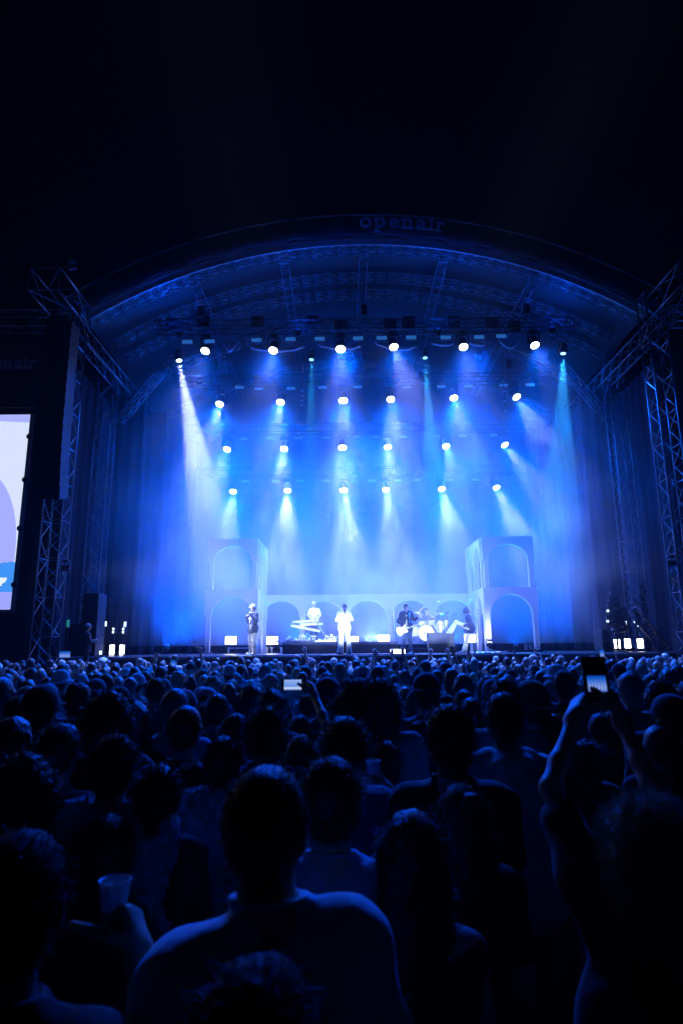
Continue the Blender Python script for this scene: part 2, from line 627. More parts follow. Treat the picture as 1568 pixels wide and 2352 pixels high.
def moving_head(P0, aim, label, lens, watts, col, deg, blend=.55, sc_=1., group='moving head lamps hanging in four rows', soft=.10):
    """P0 = centre of the lens; the clamp and base hang from the truss above"""
    aim = Vector(aim).normalized()
    t = root('moving_head_lamp', P0 - aim * .17 * sc_, 0, label, 'stage lamp', group)
    Mz = frame((0, 0, 0), aim)
    s = sc_
    MB().lathe([(r * s, z * s) for r, z in head_mesh()], 20, Mz).build('lamp_head', M_BLACKM, t, smooth=True)
    MB().lathe([(.168 * s, .176 * s), (.15 * s, .186 * s), (0, .19 * s)], 20, Mz).build('lens', lens, t, smooth=True)
    y = MB()
    for sx in (-1, 1):
        y.box((sx * .235 * s - .02, -.05, -.05), (sx * .235 * s + .02, .05, .36 * s))
    y.box((-.235 * s - .02, -.06, .36 * s), (.235 * s + .02, .06, .40 * s))
    y.build('yoke', M_BLACK, t, bevel=.008)
    b = MB()
    b.box((-.17 * s, -.13 * s, .405 * s), (.17 * s, .13 * s, .52 * s))
    b.tube((-.1, 0, .52 * s), (-.1, 0, .62 * s), .02, 6).tube((.1, 0, .52 * s), (.1, 0, .62 * s), .02, 6)
    b.build('base', M_BLACK, t, bevel=.01)
    if watts:
        spot('lamp', aim * .22 * s, aim, watts, col, deg, blend, soft * s, t)
    return t


ROWS = [
    (22.8, [(472, 806), (628, 805), (782, 802), (903, 797), (1063, 797), (1227, 793)], 'topmost'),
    (25.8, [(505, 928), (645, 924), (788, 920), (896, 917), (1041, 914), (1185, 912)], 'second'),
    (28.1, [(522, 1032), (653, 1031), (786, 1028), (889, 1027), (1023, 1025), (1158, 1022)], 'third'),
    (30.0, [(536, 1129), (661, 1127), (789, 1126), (885, 1125), (1013, 1123), (1139, 1120)], 'lowest'),
]
ORD = ['first', 'second', 'third', 'fourth', 'fifth', 'sixth', 'seventh', 'eighth', 'ninth', 'tenth']
# lean of every beam as in the photo (sideways), and its brightness
LEAN = [[-.10, -.08, .0, .16, .02, .10], [-.06, -.05, 0, .02, .05, .22], [-.10, -.03, .0, .03, .05, .32], [.03, .02, .05, .05, .06, .17]]
POW = [[.50, .36, .42, .80, .26, .18], [.75, .45, .8, .85, .45, .65], [1.0, .9, .9, 1.1, .5, 1.0], [1.2, 2.0, 2.1, 1.7, 1.5, 1.3]]
PANELS = [
    [(431, 785), (482, 784), (590, 781), (668, 779), (735, 778), (821, 777), (875, 776), (943, 775), (1022, 775), (1099, 774), (1150, 772)],
    [(551, 890), (595, 893), (669, 892), (742, 890), (820, 889), (933, 889), (1012, 888), (1075, 887), (1155, 885), (1216, 884)],
    [(560, 1008), (621, 1007), (685, 1006), (750, 1006), (818, 1004), (860, 1004), (925, 1004), (1000, 1002), (1060, 1001), (1132, 1000)],
    [(565, 1106), (634, 1106), (690, 1105), (752, 1104), (812, 1104), (853, 1104), (912, 1104), (955, 1103), (1030, 1103), (1090, 1102)],
]
panel_first = None
for r, (Y, px, rn) in enumerate(ROWS):
    pts = [P(a, b, Y) for a, b in px]
    zt = sum(p.z for p in pts) / 6 + .95
    truss('lighting_truss', (XC - 8.3, Y, zt), (XC + 8.3, Y, zt), .4, .4, 'horizontal black truss carrying the %s row of lamps' % rn, 'lighting truss', 'four trusses of lamps over the stage',
          matl=M_BLACKM, bay=.42, rc=.024)
    for c in (-6.5, 0, 6.5):     # chain hoists that hold the truss
        h = MB().tube((XC + c, Y, zt + .2), (XC + c, Y, 16.9 - abs(c) * .28), .012, 5)
        h.box((XC + c - .12, Y - .1, zt + .45), (XC + c + .12, Y + .1, zt + .9))
        tag(h.build('chain_hoist', M_BLACK), 'chain hoist holding up the %s lamp truss at its %s' % (rn, 'left end' if c < 0 else 'right end' if c > 0 else 'middle'), 'hoist')
    for i, p in enumerate(pts):
        Yn = math.cos(R(64 - 1.5 * r))
        aim = (LEAN[r][i], -Yn, -math.sin(R(64 - 1.5 * r)))
        mh = moving_head(p, aim, 'lit round lamp with a white beam, %s from the left in the %s row' % (ORD[i], rn), M_LENS, E_BEAM * POW[r][i], COL_BEAM, 32, .75)
        spot('added_halo_lamp', Vector(aim) * .24, (aim[0], aim[1], aim[2]), E_HALO * (.8, .9, 1.0, .9)[r], COL_BLUE, 88, 1., .12, mh)  # second lamp added to each fixture for the blue glow round its beam
        st = MB().tube((p.x, Y, p.z + .55), (p.x, Y, zt - .2), .018, 6)
        tag(st.build('hanger_pipe', M_BLACKM), 'short pipe above the %s lamp from the left in the %s row' % (ORD[i], rn), 'pipe', 'hanger pipes of the lamps')
    for i, (a, b) in enumerate(PANELS[r]):
        q = P(a, b, Y - .3)
        t = root('strobe_panel', q, 0, 'small pale rectangular light panel, %s from the left beside the %s row of lamps' % (ORD[i] if i < 10 else 'last', rn), 'light panel', 'rectangular panels along the lamp rows')
        w, h = (.21, .085) if r == 0 else (.2, .075)
        MB().box((-w, -.0, -h), (w, .09, h)).build('housing', M_BLACK, t, bevel=.01)
        f_ = MB().box((-w + .012, -.012, -h + .012), (w - .012, -.001, h - .012))
        f_.build('face', M_PANEL, t)
        for e in (-w * .8, w * .8 - .025): MB().box((e, .03, h), (e + .025, .055, h + .25)).build('bracket', M_BLACKM, t)

# added unseen blue lamps on the trusses, washing the roof and the sides
k = 0
for r, xs_ in ((0, (-7.3, -2.6, 2.9, 7.4)), (1, (-7.2, 7.2)), (3, (-7.4, 7.4))):
    Y = ROWS[r][0]
    zt = sum(P(a, b, Y).z for a, b in ROWS[r][1]) / 6 + .95
    for j, x in enumerate(xs_):
        up = r == 0
        moving_head(Vector((XC + x, Y - .2, zt - .3)), (x * .03, .1 if j % 2 else -.35, 1) if up else (x * .25, -.3, -1.2), 'added unseen lamp, %s from the left on the %s truss, washing the %s blue' % (ORD[j], ROWS[r][2], 'roof' if up else 'side drapes'), M_LENSD,
                    E_BLUE * (.035 if up else .08), COL_DEEP if up else COL_BLUE, 130 if up else 100, 1., .5, 'added blue wash lamps on the trusses', soft=.9)
# four narrow beams
mz = P(412, 828, 22.6)
moving_head(mz, (.46, -.10, -2.0), 'lamp at the far left throwing one long white slanting beam', M_LENS, 62000, (.50, .58, 1.0), 14, .2, .62, 'single long beam lamps')
mz = P(1292, 812, 22.6)
moving_head(mz, (-.25, -.15, -2.0), 'lamp at the far right throwing a long blue slanting beam', M_BLUEL, 42000, (.03, .42, 1.0), 15, .4, .62, 'single long beam lamps')
mz = P(716, 826, 22.9)
moving_head(mz, (.0, -.3, -2.0), 'lamp left of the middle with a narrow faint teal beam', M_TEAL, 13000, (.02, .50, 1.0), 9, .4, .55, 'single long beam lamps')
mz = P(975, 822, 22.9)
moving_head(mz, (-.0, -.3, -2.0), 'lamp right of the middle with a narrow brighter teal beam', M_TEAL, 24000, (.03, .50, 1.0), 9, .4, .55, 'single long beam lamps')
# pale cloth swags slung under the first truss
SW = [((520, 798), (541, 792), 12), ((577, 797), (700, 796), 12), ((731, 790), (826, 795), 10), ((860, 786), (955, 795), 14), ((990, 787), (1040, 789), 5), ((1068, 784), (1114, 791), 5), ((1146, 780), (1190, 786), 18)]
for i, (a, b, sag) in enumerate(SW):
    p, q = P(*a, 23.25), P(*b, 23.25)
    v = []
    n = 14
    for s in range(n + 1):
        u = s / n
        c = p.lerp(q, u) - Vector((0, 0, .02 + 4 * u * (1 - u) * sag / 62))
        for dy, dz in ((0, .0), (0, .13), (.06, .11), (.05, -.02)):
            v.append(c + Vector((0, dy + .03 * math.sin(s * 1.3), dz * (1 + .3 * math.sin(s + i)))))
    f = [(s * 4 + k_, (s + 1) * 4 + k_, (s + 1) * 4 + (k_ + 1) % 4, s * 4 + (k_ + 1) % 4) for s in range(n) for k_ in range(4)] + [(0, 1, 2, 3), tuple(n * 4 + j for j in (3, 2, 1, 0))]
    tag(MB().add(v, f).build('cloth_swag', M_SWAG, smooth=True), 'sagging strip of pale cloth under the topmost truss, %s from the left' % ORD[i], 'cloth', 'pale cloth strips under the first truss')
# clusters of four unlit audience blinders on the roof trusses
for i, (a, b) in enumerate([(395, 742), (467, 738), (592, 738), (718, 736), (783, 744), (895, 742), (938, 738), (1042, 737), (1130, 740), (1180, 748)]):
    q = P(a, b, 23.0)
    t = root('blinder', q, 0, 'dark unlit cluster of four round lamps above the topmost truss, %s from the left' % ORD[i], 'stage lamp', 'clusters of four lamps under the roof')
    MB().box((-.26, .02, -.26), (.24, .12, .24)).build('housing', M_BLACKM, t, bevel=.01)
    for sx in (-1, 1):
        for sz in (-1, 1):
            MB().lathe([(.10, 0), (.105, -.03), (.09, -.04), (0, -.015)][::-1], 14, Matrix.Translation((sx * .125, .02, sz * .125)) @ Matrix.Rotation(R(-90), 4, 'X') @ Matrix.Scale(-1, 4, (0, 0, 1))).build('bulb', M_LENSD, t, smooth=True)
# cable drop with little fittings, between the first and second lamp rows
for i, (a, b0, b1, lb) in enumerate([(694, 890, 935, 'left'), (1160, 860, 950, 'right')]):
    q0, q1 = P(a, b0, 24.2), P(a, b1, 24.2)
    t = root('hanging_cable', q1, 0, 'loose cable drop with small pale connectors on the %s between two lamp rows' % lb, 'cable')
    L = (q0 - q1).length
    MB().path([Vector((.03 * math.sin(j), 0, L * 1.6 * j / 8)) for j in range(9)], .014, 5).build('cable', M_BLACK, t)
    for j in range(4):
        MB().box((-.05, -.03, L * (j + .2) / 4), (.05, .03, L * (j + .2) / 4 + .05)).build('connector', M_SWAG, t)


# ------------------------------------------------------------------ scenery: arcades
def arch_bay(t, x0, x1, z0, zs, zc, ztop, pier, th, M=None, col_w=None, name='arch'):
    """one bay x0..x1: columns z0..zs with a small impost step, arch crown zc, flat top"""
    M = M or Matrix()
    xa, xb = x0 + pier, x1 - pier
    m = MB()
    n = 20
    cx, hw = (xa + xb) / 2, (xb - xa) / 2
    crv = [(cx - hw * math.cos(math.pi * i / n), zs + (zc - zs) * math.sin(math.pi * i / n)) for i in range(n + 1)]
    v, f = [], []
    for y in (0, th):
        for (x, z) in crv: v.append((x, y, z))
        for (x, z) in crv: v.append((x, y, ztop))
    k = n + 1
    for i in range(n):
        f.append((i, i + 1, k + i + 1, k + i))
        f.append((2 * k + i, 3 * k + i, 3 * k + i + 1, 2 * k + i + 1))
        f.append((i, 2 * k + i, 2 * k + i + 1, i + 1))
        f.append((k + i, k + i + 1, 3 * k + i + 1, 3 * k + i))
    m.add([M @ Vector(p) for p in v], f)
    m.box((x0, 0, zs), (xa - .0005, th, ztop), M=M)
    m.box((xb + .0005, 0, zs), (x1, th, ztop), M=M)
    m.build(name, M_SET, t)
    return (xa, xb)


def column(t, x0, x1, y0, y1, z0, z1, M=None, foot=False):
    M = M or Matrix()
    m = MB()
    m.box((x0, y0, z0), (x1, y1, z1), M=M)
    if foot: m.box((x0 - .0, y0 - .02, z0), (x1 + .22, y1, z0 + .06), M=M)
    m.build('column', M_SET, t, bevel=.006)


def tower(sx, label):
    """two-storey L of arches: front panel to the audience, side panel running back to the arcade"""
    Yt = 27.0
    if sx < 0: xo, xi = P(470, 1420, Yt).x, P(592, 1420, Yt).x
    else: xo, xi = P(1238, 1420, Yt).x, P(1112, 1420, Yt).x
    t = root('arcade_tower', ((xo + xi) / 2, Yt, ZD), 0, label, 'scenery', 'two-storey scenery towers')
    c0 = (xo + xi) / 2
    lo, hi = min(xo, xi) - c0, max(xo, xi) - c0
    th = .26
    z1, z2 = 2.72, 4.92
    for (z0, zs, zc, zt, ins, nm) in ((0, 1.60, 2.42, z1, .0, 'lower_front_arch'), (z1 + .004, z1 + 1.2, z1 + 1.88, z2, .05, 'upper_front_arch')):
        pr = .26
        arch_bay(t, lo + ins, hi - ins, z0, zs, zc, zt, pr, th, name=nm)
        column(t, lo + ins + .05, lo + ins + pr - .01, .03, th - .03, z0, zs - .001)
        column(t, hi - ins - pr + .01, hi - ins - .05, .03, th - .03, z0, zs - .001)
    # side panel, local x runs back from the front
    D = 3.3
    if sx < 0: Ms = Matrix.Translation((hi - th, th + .002, 0)) @ Matrix.Rotation(R(90), 4, 'Z') @ Matrix.Translation((0, -th, 0))
    else: Ms = Matrix.Translation((lo + th, th + .002, 0)) @ Matrix.Rotation(R(90), 4, 'Z') @ Matrix.Translation((0, 0, 0))
    for (z0, zs, zc, zt) in ((0, 1.60, 2.42, z1), (z1 + .004, z1 + 1.2, z1 + 1.88, z2)):
        for j in range(2):
            a, b = D * j / 2, D * (j + 1) / 2
            arch_bay(t, a + .001, b - .001, z0, zs, zc, zt, .2, th, M=Ms, name='side_arch')
            column(t, a + .03, a + .19, .03, th - .03, z0, zs - .001, M=Ms)
            column(t, b - .19, b - .03, .03, th - .03, z0, zs - .001, M=Ms)
    # low plinth boards
    MB().box((lo - .08, -.05, 0), (lo + .42, .0 - .004, .07)).build('base_board', M_SET, t)
    return t


tower(-1, 'white two-storey arched scenery tower on the left of the stage')
tower(1, 'white two-storey arched scenery tower on the right of the stage')
xa, xb = P(596, 1420, 30.6).x, P(1092, 1420, 30.6).x
t = root('arcade_wall', ((xa + xb) / 2, 30.6, ZD), 0, 'long white arcade wall of five arches behind the band', 'scenery')
Lw = xb - xa
for j in range(5):
    a = -Lw / 2 + Lw * j / 5
    b = a + Lw / 5
    arch_bay(t, a + .001, b - .001, 0, 1.72, 2.46, 2.76, .15, .24, name='arch')
    column(t, a + .003, a + .13, .03, .2, 0, 1.719)
    column(t, b - .13, b - .003, .03, .2, 0, 1.719)
# low steps seen through the arches at the left
for i, (x0, x1, lb) in enumerate(((583, 618, 'low pale bench inside the lower left scenery arch'), (622, 650, 'low pale bench behind the left side of the arcade'))):
    p, q = P(x0 - 60 * (i == 0), 1487, 29.4), P(x1, 1487, 29.4)
    bt = root('bench', ((p.x + q.x) / 2, 29.4, ZD), 0, lb, 'bench')
    w = (q.x - p.x) / 2
    MB().box((-w, -.15, .22), (w, .15, .27)).build('seat', M_SET, bt)
    for s in (-1, 1): MB().box((s * (w - .06) - .03, -.12, 0), (s * (w - .06) + .03, .12, .219)).build('leg', M_SET, bt)

# ------------------------------------------------------------------ risers and boxes on the stage
def rbox(name, x0, x1, Y, d, z0, z1, m, label, cat, bevel=.015, group=None):
    p, q = P(x0, 1490, Y), P(x1, 1490, Y)
    o = MB().box((-(q.x - p.x) / 2, 0, 0), ((q.x - p.x) / 2, d, z1 - z0)).build(name, m, bevel=bevel)
    o.location = ((p.x + q.x) / 2, Y, z0)
    return tag(o, label, cat, group)


rbox('riser', 649, 912, 25.2, 3.2, ZD, ZD + .46, M_DRAPE, 'low dark platform behind the singer carrying keyboards and flowers', 'platform')
rbox('riser', 915, 1048, 25.6, 2.6, ZD, ZD + .18, M_DRAPE, 'low dark platform under the drum kit', 'platform')
rbox('road_case', 984, 1043, 25.0, .6, ZD, ZD + .78, M_BLACK, 'dark box standing between the drum kit and the lounging guitarist', 'box')
for i, (x0, x1, lb) in enumerate(((529, 582, 'dark low speaker in front of the stage below the left singer'), (738, 792, 'dark low speaker in front of the stage below the middle singer'),
                                  (955, 1040, 'dark low speaker in front of the stage below the drum kit'), (1160, 1238, 'dark low speaker in front of the stage below the right tower'), (318, 352, 'dark low speaker at the left end of the stage front'))):
    p, q = P(x0, 1505, 21.35), P(x1, 1505, 21.35)
    w = (q.x - p.x) / 2
    t = root('front_speaker', ((p.x + q.x) / 2, 21.35, .02), 0, lb, 'speaker', 'speakers along the stage front')
    MB().box((-w, 0, 0), (w, .55, ZD - .03)).build('cabinet', M_CAB, t, bevel=.02)
    for s in range(3):
        MB().box((-w + .04, -.012, .08 + s * .6), (w - .04, -.001, .62 + s * .6)).build('grille', M_GRILLE, t)
# flood lights standing on the deck, facing the audience
FL = [(531, 1471, 28.6, 'bright white floor light inside the left tower arch'), (626, 1471, 29.2, 'bright white floor light behind the first arcade arch'), (809, 1471, 29.0, 'bright white floor light just right of the middle singer'),
      (880, 1468, 29.0, 'bright white floor light left of the guitarist'), (1078, 1466, 29.0, 'bright white floor light behind the lounging guitarist')]
for (a, b, Y, lb) in FL:
    p = P(a, b, Y)
    t = root('floor_light', (p.x, Y, p.z), 0, lb, 'floor light', 'square white lights on the stage floor')
    w, h = (.25, .17)
    MB().box((-w - .03, .01, -h - .03), (w + .03, .16, h + .03)).build('housing', M_BLACK, t, bevel=.01)
    MB().box((-w, -.012, -h), (w, .006, h)).build('lit_face', M_FLOOD, t, bevel=.02)
    zb = ZD - p.z if Y > 28.5 and not 649 < a < 912 else ZD + .462 - p.z
    if not (649 < a < 912): MB().box((-.2, .05, zb + .001), (-.15, .12, -h - .03)).box((.15, .05, zb + .001), (.2, .12, -h - .03)).build('foot', M_BLACK, t)
    else: MB().box((-.2, .05, ZD - p.z + .001), (.2, .12, -h - .03)).build('foot', M_BLACK, t)
p = P(245 + 755, 1500, 22.4)
b_ = root('footlight', (P(912, 1499, 22.3).x, 22.3, ZD), 0, 'small bright white box light at the stage edge before the guitarist', 'floor light')
MB().box((-.27, 0, .001), (.27, .2, .17)).build('housing', M_BLACK, b_, bevel=.01)
MB().box((-.25, -.012, .02), (.25, -.001, .155)).build('lit_face', M_FLOOD, b_)
# added follow spots, unseen behind the viewer, one lighting each musician
ft = root('added_lamp_platform', (1.6, -7.0, 0), 0, 'added unseen platform behind the audience carrying follow spots', 'scaffold platform')
for sx in (-3.4, 3.4):
    for sy in (-.8, .8): MB().tube((sx, sy, 0), (sx, sy, 4.3), .035, 8).build('upright', M_ALU, ft)
for sy in (-.8, .8): MB().tube((-3.4, sy, 2.6), (3.4, sy, 2.6), .03, 8).build('ledger', M_ALU, ft)
MB().box((-3.5, -.9, 2.64), (3.5, .9, 2.7)).build('platform', M_BLACK, ft)
MB().tube((-3.4, .8, 4.86), (3.4, .8, 4.86), .03, 8).build('lamp_rail', M_ALU, ft)
for i, (px_, py_, Y_, w_, dg, lb) in enumerate(((580, 1442, 22.9, 26000, 2.5, 'man in the dark jacket'), (725, 1440, 26.4, 62000, 3.6, 'keyboard player'), (791, 1442, 22.7, 120000, 2.5, 'singer in white'),
                                              (934, 1442, 23.1, 55000, 2.5, 'guitarist'), (979, 1442, 26.6, 66000, 2.6, 'drummer'), (1060, 1447, 24.7, 40000, 3.0, 'lounging musician'))):
    o_ = Vector((1.6 - 2.9 + i * 1.15, -6.2, 4.2))
    moving_head(o_, P(px_, py_, Y_) - o_, 'added unseen follow spot on the low platform aimed at the %s' % lb, M_LENSD, w_, (.58, .74, 1.0), dg, .5, .7, 'added follow spots behind the audience', soft=.2)
# added unseen blue lamps behind the arcade and in the wings, filling the smoke
for i, (x, y, z, ax, ay, lb) in enumerate(((-6.6, 31.6, .3, .15, -.55, 'behind the left arcade tower'), (-3.0, 31.8, .3, 0, -.6, 'behind the left part of the arcade wall'), (1.0, 31.8, .3, 0, -.6, 'behind the middle of the arcade wall'),
                                           (4.6, 31.8, .3, 0, -.6, 'behind the right part of the arcade wall'), (7.6, 31.6, .3, -.15, -.55, 'behind the right arcade tower'), (-8.6, 28.0, .3, .5, -.3, 'in the left wing'), (9.6, 28.0, .3, -.5, -.3, 'in the right wing'))):
    moving_head(Vector((XC + x, y, ZD + z)), (ax, ay, 1), 'added unseen low blue lamp ' + lb, M_LENSD, E_FILL * (1 if i < 5 else 2.0), (0, .115, 1) if i < 5 else (0, .08, 1), 125, 1., .5, 'added blue lamps on the stage floor', soft=.8)
for i, x in enumerate((-6.5, 0, 6.5)):  # added high lamps, also unseen, filling the smoke from the back
    moving_head(Vector((XC + x, 32.6, 13.4 - abs(x) * .12)), (0, -.45, -1), 'added unseen high blue lamp near the back drape, %s' % ('left', 'middle', 'right')[i], M_LENSD, E_FILL * .9, (0, .10, 1), 120, 1., .5, 'added blue lamps near the back drape', soft=1.4)
for sx in (-1, 1):  # added pair of unseen lamps brightening the set
    o_ = Vector((-8.5 if sx < 0 else 10.15, 19.4, 4.6))
    moving_head(o_, Vector((XC - sx * 3.6, 29, ZD + 2.6)) - o_, 'added unseen scenery lamp on the %s front truss tower' % ('left' if sx < 0 else 'right'), M_LENSD, 14000, (.30, .42, 1.0), 36, .9, .5, 'added scenery lamps on the front truss towers', soft=.5)
# added unseen blue lamp that brightens the roof banner
o_ = Vector((-8.6, 18.2, 14.3))
moving_head(o_, Vector((2.5, 21.1, 17.7)) - o_, 'added unseen lamp on the left corner truss aimed along the roof banner', M_LENSD, 900, COL_DEEP, 26, 1., .5, 'added banner lamp', soft=.3)
for i, x in enumerate((-5.4, -.6, 4.4)):  # added lamps near the first truss, put in to light the crowd
    o_ = Vector((XC + x, 22.4, 13.0))
    moving_head(o_, Vector((x * .5, 2.5, 1.0)) - o_, 'added unseen lamp, %s from the left, turned out over the audience' % ORD[i], M_LENSD, (5200, 7200, 5600)[i], COL_DEEP, 34, 1., .5, 'added audience lamps on the first truss', soft=.6)
# low light behind the wall that fills the arches in the middle
t = moving_head(Vector((P(850, 1470, 29.8).x, 29.9, ZD + .35)), (0, -1, .35), 'low floor lamp glowing pale green-white in the middle arch', M_FLOOD, 1100, (.45, .75, 1.0), 110, 1., .7, 'lamps on the stage floor')
for i, (x, w_) in enumerate(((-3.6, 480), (5.0, 480), (-7.0, 160), (8.7, 160))):  # added floor lamps: inner pair lights the set, outer pair the side smoke
    side_ = i > 1
    moving_head(Vector((XC + x, 26.0, ZD + .30)), (0, .9, .5) if not side_ else (x * .12, .2, .5), 'added unseen floor lamp washing the scenery, %s from the left' % ('second', 'third', 'first', 'last')[i], M_LENSD, w_ if not side_ else 2600, (.35, .42, 1.0) if not side_ else COL_BLUE, 75 if not side_ else 110, 1., .5, 'lamps on the stage floor')


# ------------------------------------------------------------------ side stacks of lit panels
def light_stack(px, py, Y, n, label, wh=(.19, .30)):
    p = P(px, py, Y)
    t = root('light_stack', (p.x, Y, ZD), 0, label, 'light stand', 'upright light stands at the stage sides')
    zc = p.z - ZD
    MB().box((-.03, .08, 0), (.03, .14, zc + 1.5)).box((-.25, -.1, 0), (.25, .3, .03)).build('stand', M_BLACKM, t)
    MB().box((-wh[0] - .02, 0, zc - wh[1] - .02), (wh[0] + .02, .078, zc + wh[1] + .02)).build('housing', M_BLACK, t)
    for s in (-1, 1):
        MB().box((-wh[0], -.012, zc + (.01 if s > 0 else -wh[1])), (wh[0], -.001, zc + (wh[1] if s > 0 else -.01))).build('lit_face', M_FLOOD, t)
    for s in range(2):
        MB().box((-.03, -.03, zc + .62 + s * .12), (.03, .0, zc + .70 + s * .12)).build('small_lamp', M_SPARK, t)
    MB().box((-.12, .0, zc + .55), (.12, .078, zc + 1.35)).build('upper_housing', M_BLACKM, t)


for a, b, lb in ((258, 1492, 'left of the two lit light stands at the left side of the stage'), (281, 1492, 'right of the two lit light stands at the left side of the stage')):
    light_stack(a, b, 24.6, 2, lb, (.09, .17))
for a, b, lb in ((1416, 1479, 'first of the three lit light stands at the right side of the stage'), (1440, 1478, 'second of the three lit light stands at the right side of the stage'), (1469, 1478, 'third lit light stand at the right, nearest the tower')):
    light_stack(a, b, 24.0, 2, lb, (.11, .165))
# dark gear: cabinets, racks
def cab(x0, x1, ytop, Y, label, d=.8, name='speaker_stack', rows=3, base=ZD, cat='speaker'):
    p, q, tz = P(x0, 1450, Y), P(x1, 1450, Y), P((x0 + x1) / 2, ytop, Y).z
    w = (q.x - p.x) / 2
    t = root(name, ((p.x + q.x) / 2, Y, base), 0, label, cat)
    H = tz - base
    for i in range(rows):
        c = MB().box((-w, 0, H * i / rows + .004), (w, d, H * (i + 1) / rows - .004)).build('cabinet', M_CAB, t, bevel=.02)
        MB().box((-w + .05, -.014, H * i / rows + .05), (w - .05, -.001, H * (i + 1) / rows - .05)).build('grille', M_GRILLE, c)


cab(186, 222, 1362, 22.6, 'tall black speaker stack at the left side of the stage')
cab(150, 186, 1432, 22.9, 'lower black speaker stack at the far left of the stage', rows=2)
cab(1478, 1512, 1340, 25.6, 'tall dark speaker stack at the right side behind the tower')
cab(1380, 1398, 1445, 23.2, 'small black equipment rack at the right edge of the stage', name='equipment_rack', rows=2, cat='rack')
# heap of dark rigging on the right: leaning ramp truss and hanging motor bundle
a, b = P(1452, 1400, 22.6), P(1525, 1490, 22.4)
truss('leaning_truss', (b.x, b.y, ZD + .05), (a.x, a.y, a.z), .3, .3, 'dark truss leaning down to the stage floor at the right', 'truss', matl=M_BLACKM, rc=.03, rl=.02, bay=.4)
hp = root('cable_bundle', (P(1412, 1400, 23.0).x, 23.0, ZD), 0, 'tall dark heap of coiled cables and hooks on a stand at the right', 'cable heap')
st = MB().tube((0, .1, 0), (0, .1, 2.0), .04, 8).box((-.3, -.1, 0), (.3, .3, .04))
st.build('stand', M_BLACKM, hp)
rr = random.Random(3)
for i in range(16):
    z = .9 + 1.15 * rr.random()
    w = .30 * (1.25 - (z - .9) / 1.35)
    pts = [Vector((w * math.cos(u) + .1 * rr.random() - .1, .1 + .1 * rr.random() - .15, z + .18 * math.sin(u) - .05)) for u in [j * .7 for j in range(10)]]
    MB().path(pts, .035, 6).build('coil', M_BLACK, hp, smooth=True)
for dx, z in ((-.32, 1.42), (-.36, 1.05), (.62, 1.02)):
    MB().box((dx - .03, -.12, z), (dx + .03, -.08, z + .07)).build('lamp', M_SPARK, hp)
# small sparks of light left side + status light
for (a, b, Y, m, lb, hh) in ((243, 1433, 24.2, M_SPARK, 'tiny white work light on a stand, left of the lit light stands', .09), (288, 1434, 24.5, M_SPARK, 'tiny white work light above the right-hand lit stand', .09),
                         (232, 1499, 22.4, M_SPARK, 'tiny white light at the left stage edge', .06), (157, 1432, 20.8, M_GREENL, 'faint green status light beside the left tower', .12)):
    p = P(a, b, Y)
    t = root('work_light', (p.x, Y, p.z), 0, lb, 'light')
    MB().box((-.04, -.012, -hh), (.04, 0, hh)).build('lit_face', m, t)
    MB().box((-.05, .001, -hh - .02), (.05, .06, hh + .02)).tube((0, .03, ZD - p.z if Y > 22 else .02 - p.z), (0, .03, -hh), .018, 6).build('stand', M_BLACKM, t)
hb = root('follow_spot', (P(237, 1520, 21.3).x, 21.3, 0), 0, 'pale round lamp tilted up before the left end of the stage', 'stage lamp')
zq = P(237, 1521, 21.3).z
MB().lathe([(.08, -.12), (.15, 0), (.17, .03), (0, .05)], 16, Matrix.Translation((0, 0, zq)) @ Matrix.Rotation(R(65), 4, 'X') @ Matrix.Rotation(R(20), 4, 'Y')).build('lamp_head', M_SWAG, hb, smooth=True)
MB().tube((0, 0, .02), (0, 0, zq - .1), .03, 8).build('stand', M_BLACKM, hb)

# ------------------------------------------------------------------ hanging speakers (line array) left
t = root('line_array', (-8.95, 18.5, 6.6), 0, 'long dark curved column of hanging speakers at the left of the stage', 'speakers')
z = 12.4
tilt = 0.
y = 0.
NC = 15
for i in range(NC):
    hgt = .385
    tilt += (.15 if i < 8 else 1.1 + (i - 8) * .35)
    Mx = Matrix.Translation((0, y, z - 6.6)) @ Matrix.Rotation(R(tilt), 4, 'X')
    c = MB()
    pr = [(-.43, 0), (.43, 0), (.40, -hgt + .012), (-.40, -hgt + .012)]
    c.prism(pr, -.3, .3, M=Mx)
    o = c.build('cabinet', M_CAB, t, bevel=.012)
    MB().prism([(-.38, -.03), (.38, -.03), (.36, -hgt + .04), (-.36, -hgt + .04)], -.315, -.302, M=Mx).build('grille', M_GRILLE, o)
    dz = math.cos(R(tilt)) * hgt
    y -= -math.sin(R(tilt)) * hgt * .5
    z -= dz
MB().box((-.3, -.35, 12.42 - 6.6), (.3, .4, 12.55 - 6.6)).build('fly_bar', M_BLACKM, t)
for s in (-1, 1): MB().tube((s * .2, 0, 12.5 - 6.6), (s * .2, 0, 13.6 - 6.6), .012, 5).build('chain', M_BLACKM, t)

# ------------------------------------------------------------------ big screen, left, and the banner over it
ps0, ps1 = P(29, 1400, 21.0), P(65, 952, 21.0)
xs1, zs0, zs1 = (ps0.x + ps1.x) / 2, ps0.z, ps1.z
ms = bpy.data.materials.new('screen_picture')
ms.use_nodes = True
nt = ms.node_tree
nt.nodes.clear()
N = nt.nodes.new
out = N('ShaderNodeOutputMaterial')
em = N('ShaderNodeEmission')
em.inputs[1].default_value = 1.08
nt.links.new(em.outputs[0], out.inputs[0])
tc = N('ShaderNodeTexCoord')
sx_ = N('ShaderNodeSeparateXYZ')
nt.links.new(tc.outputs['Object'], sx_.inputs[0])


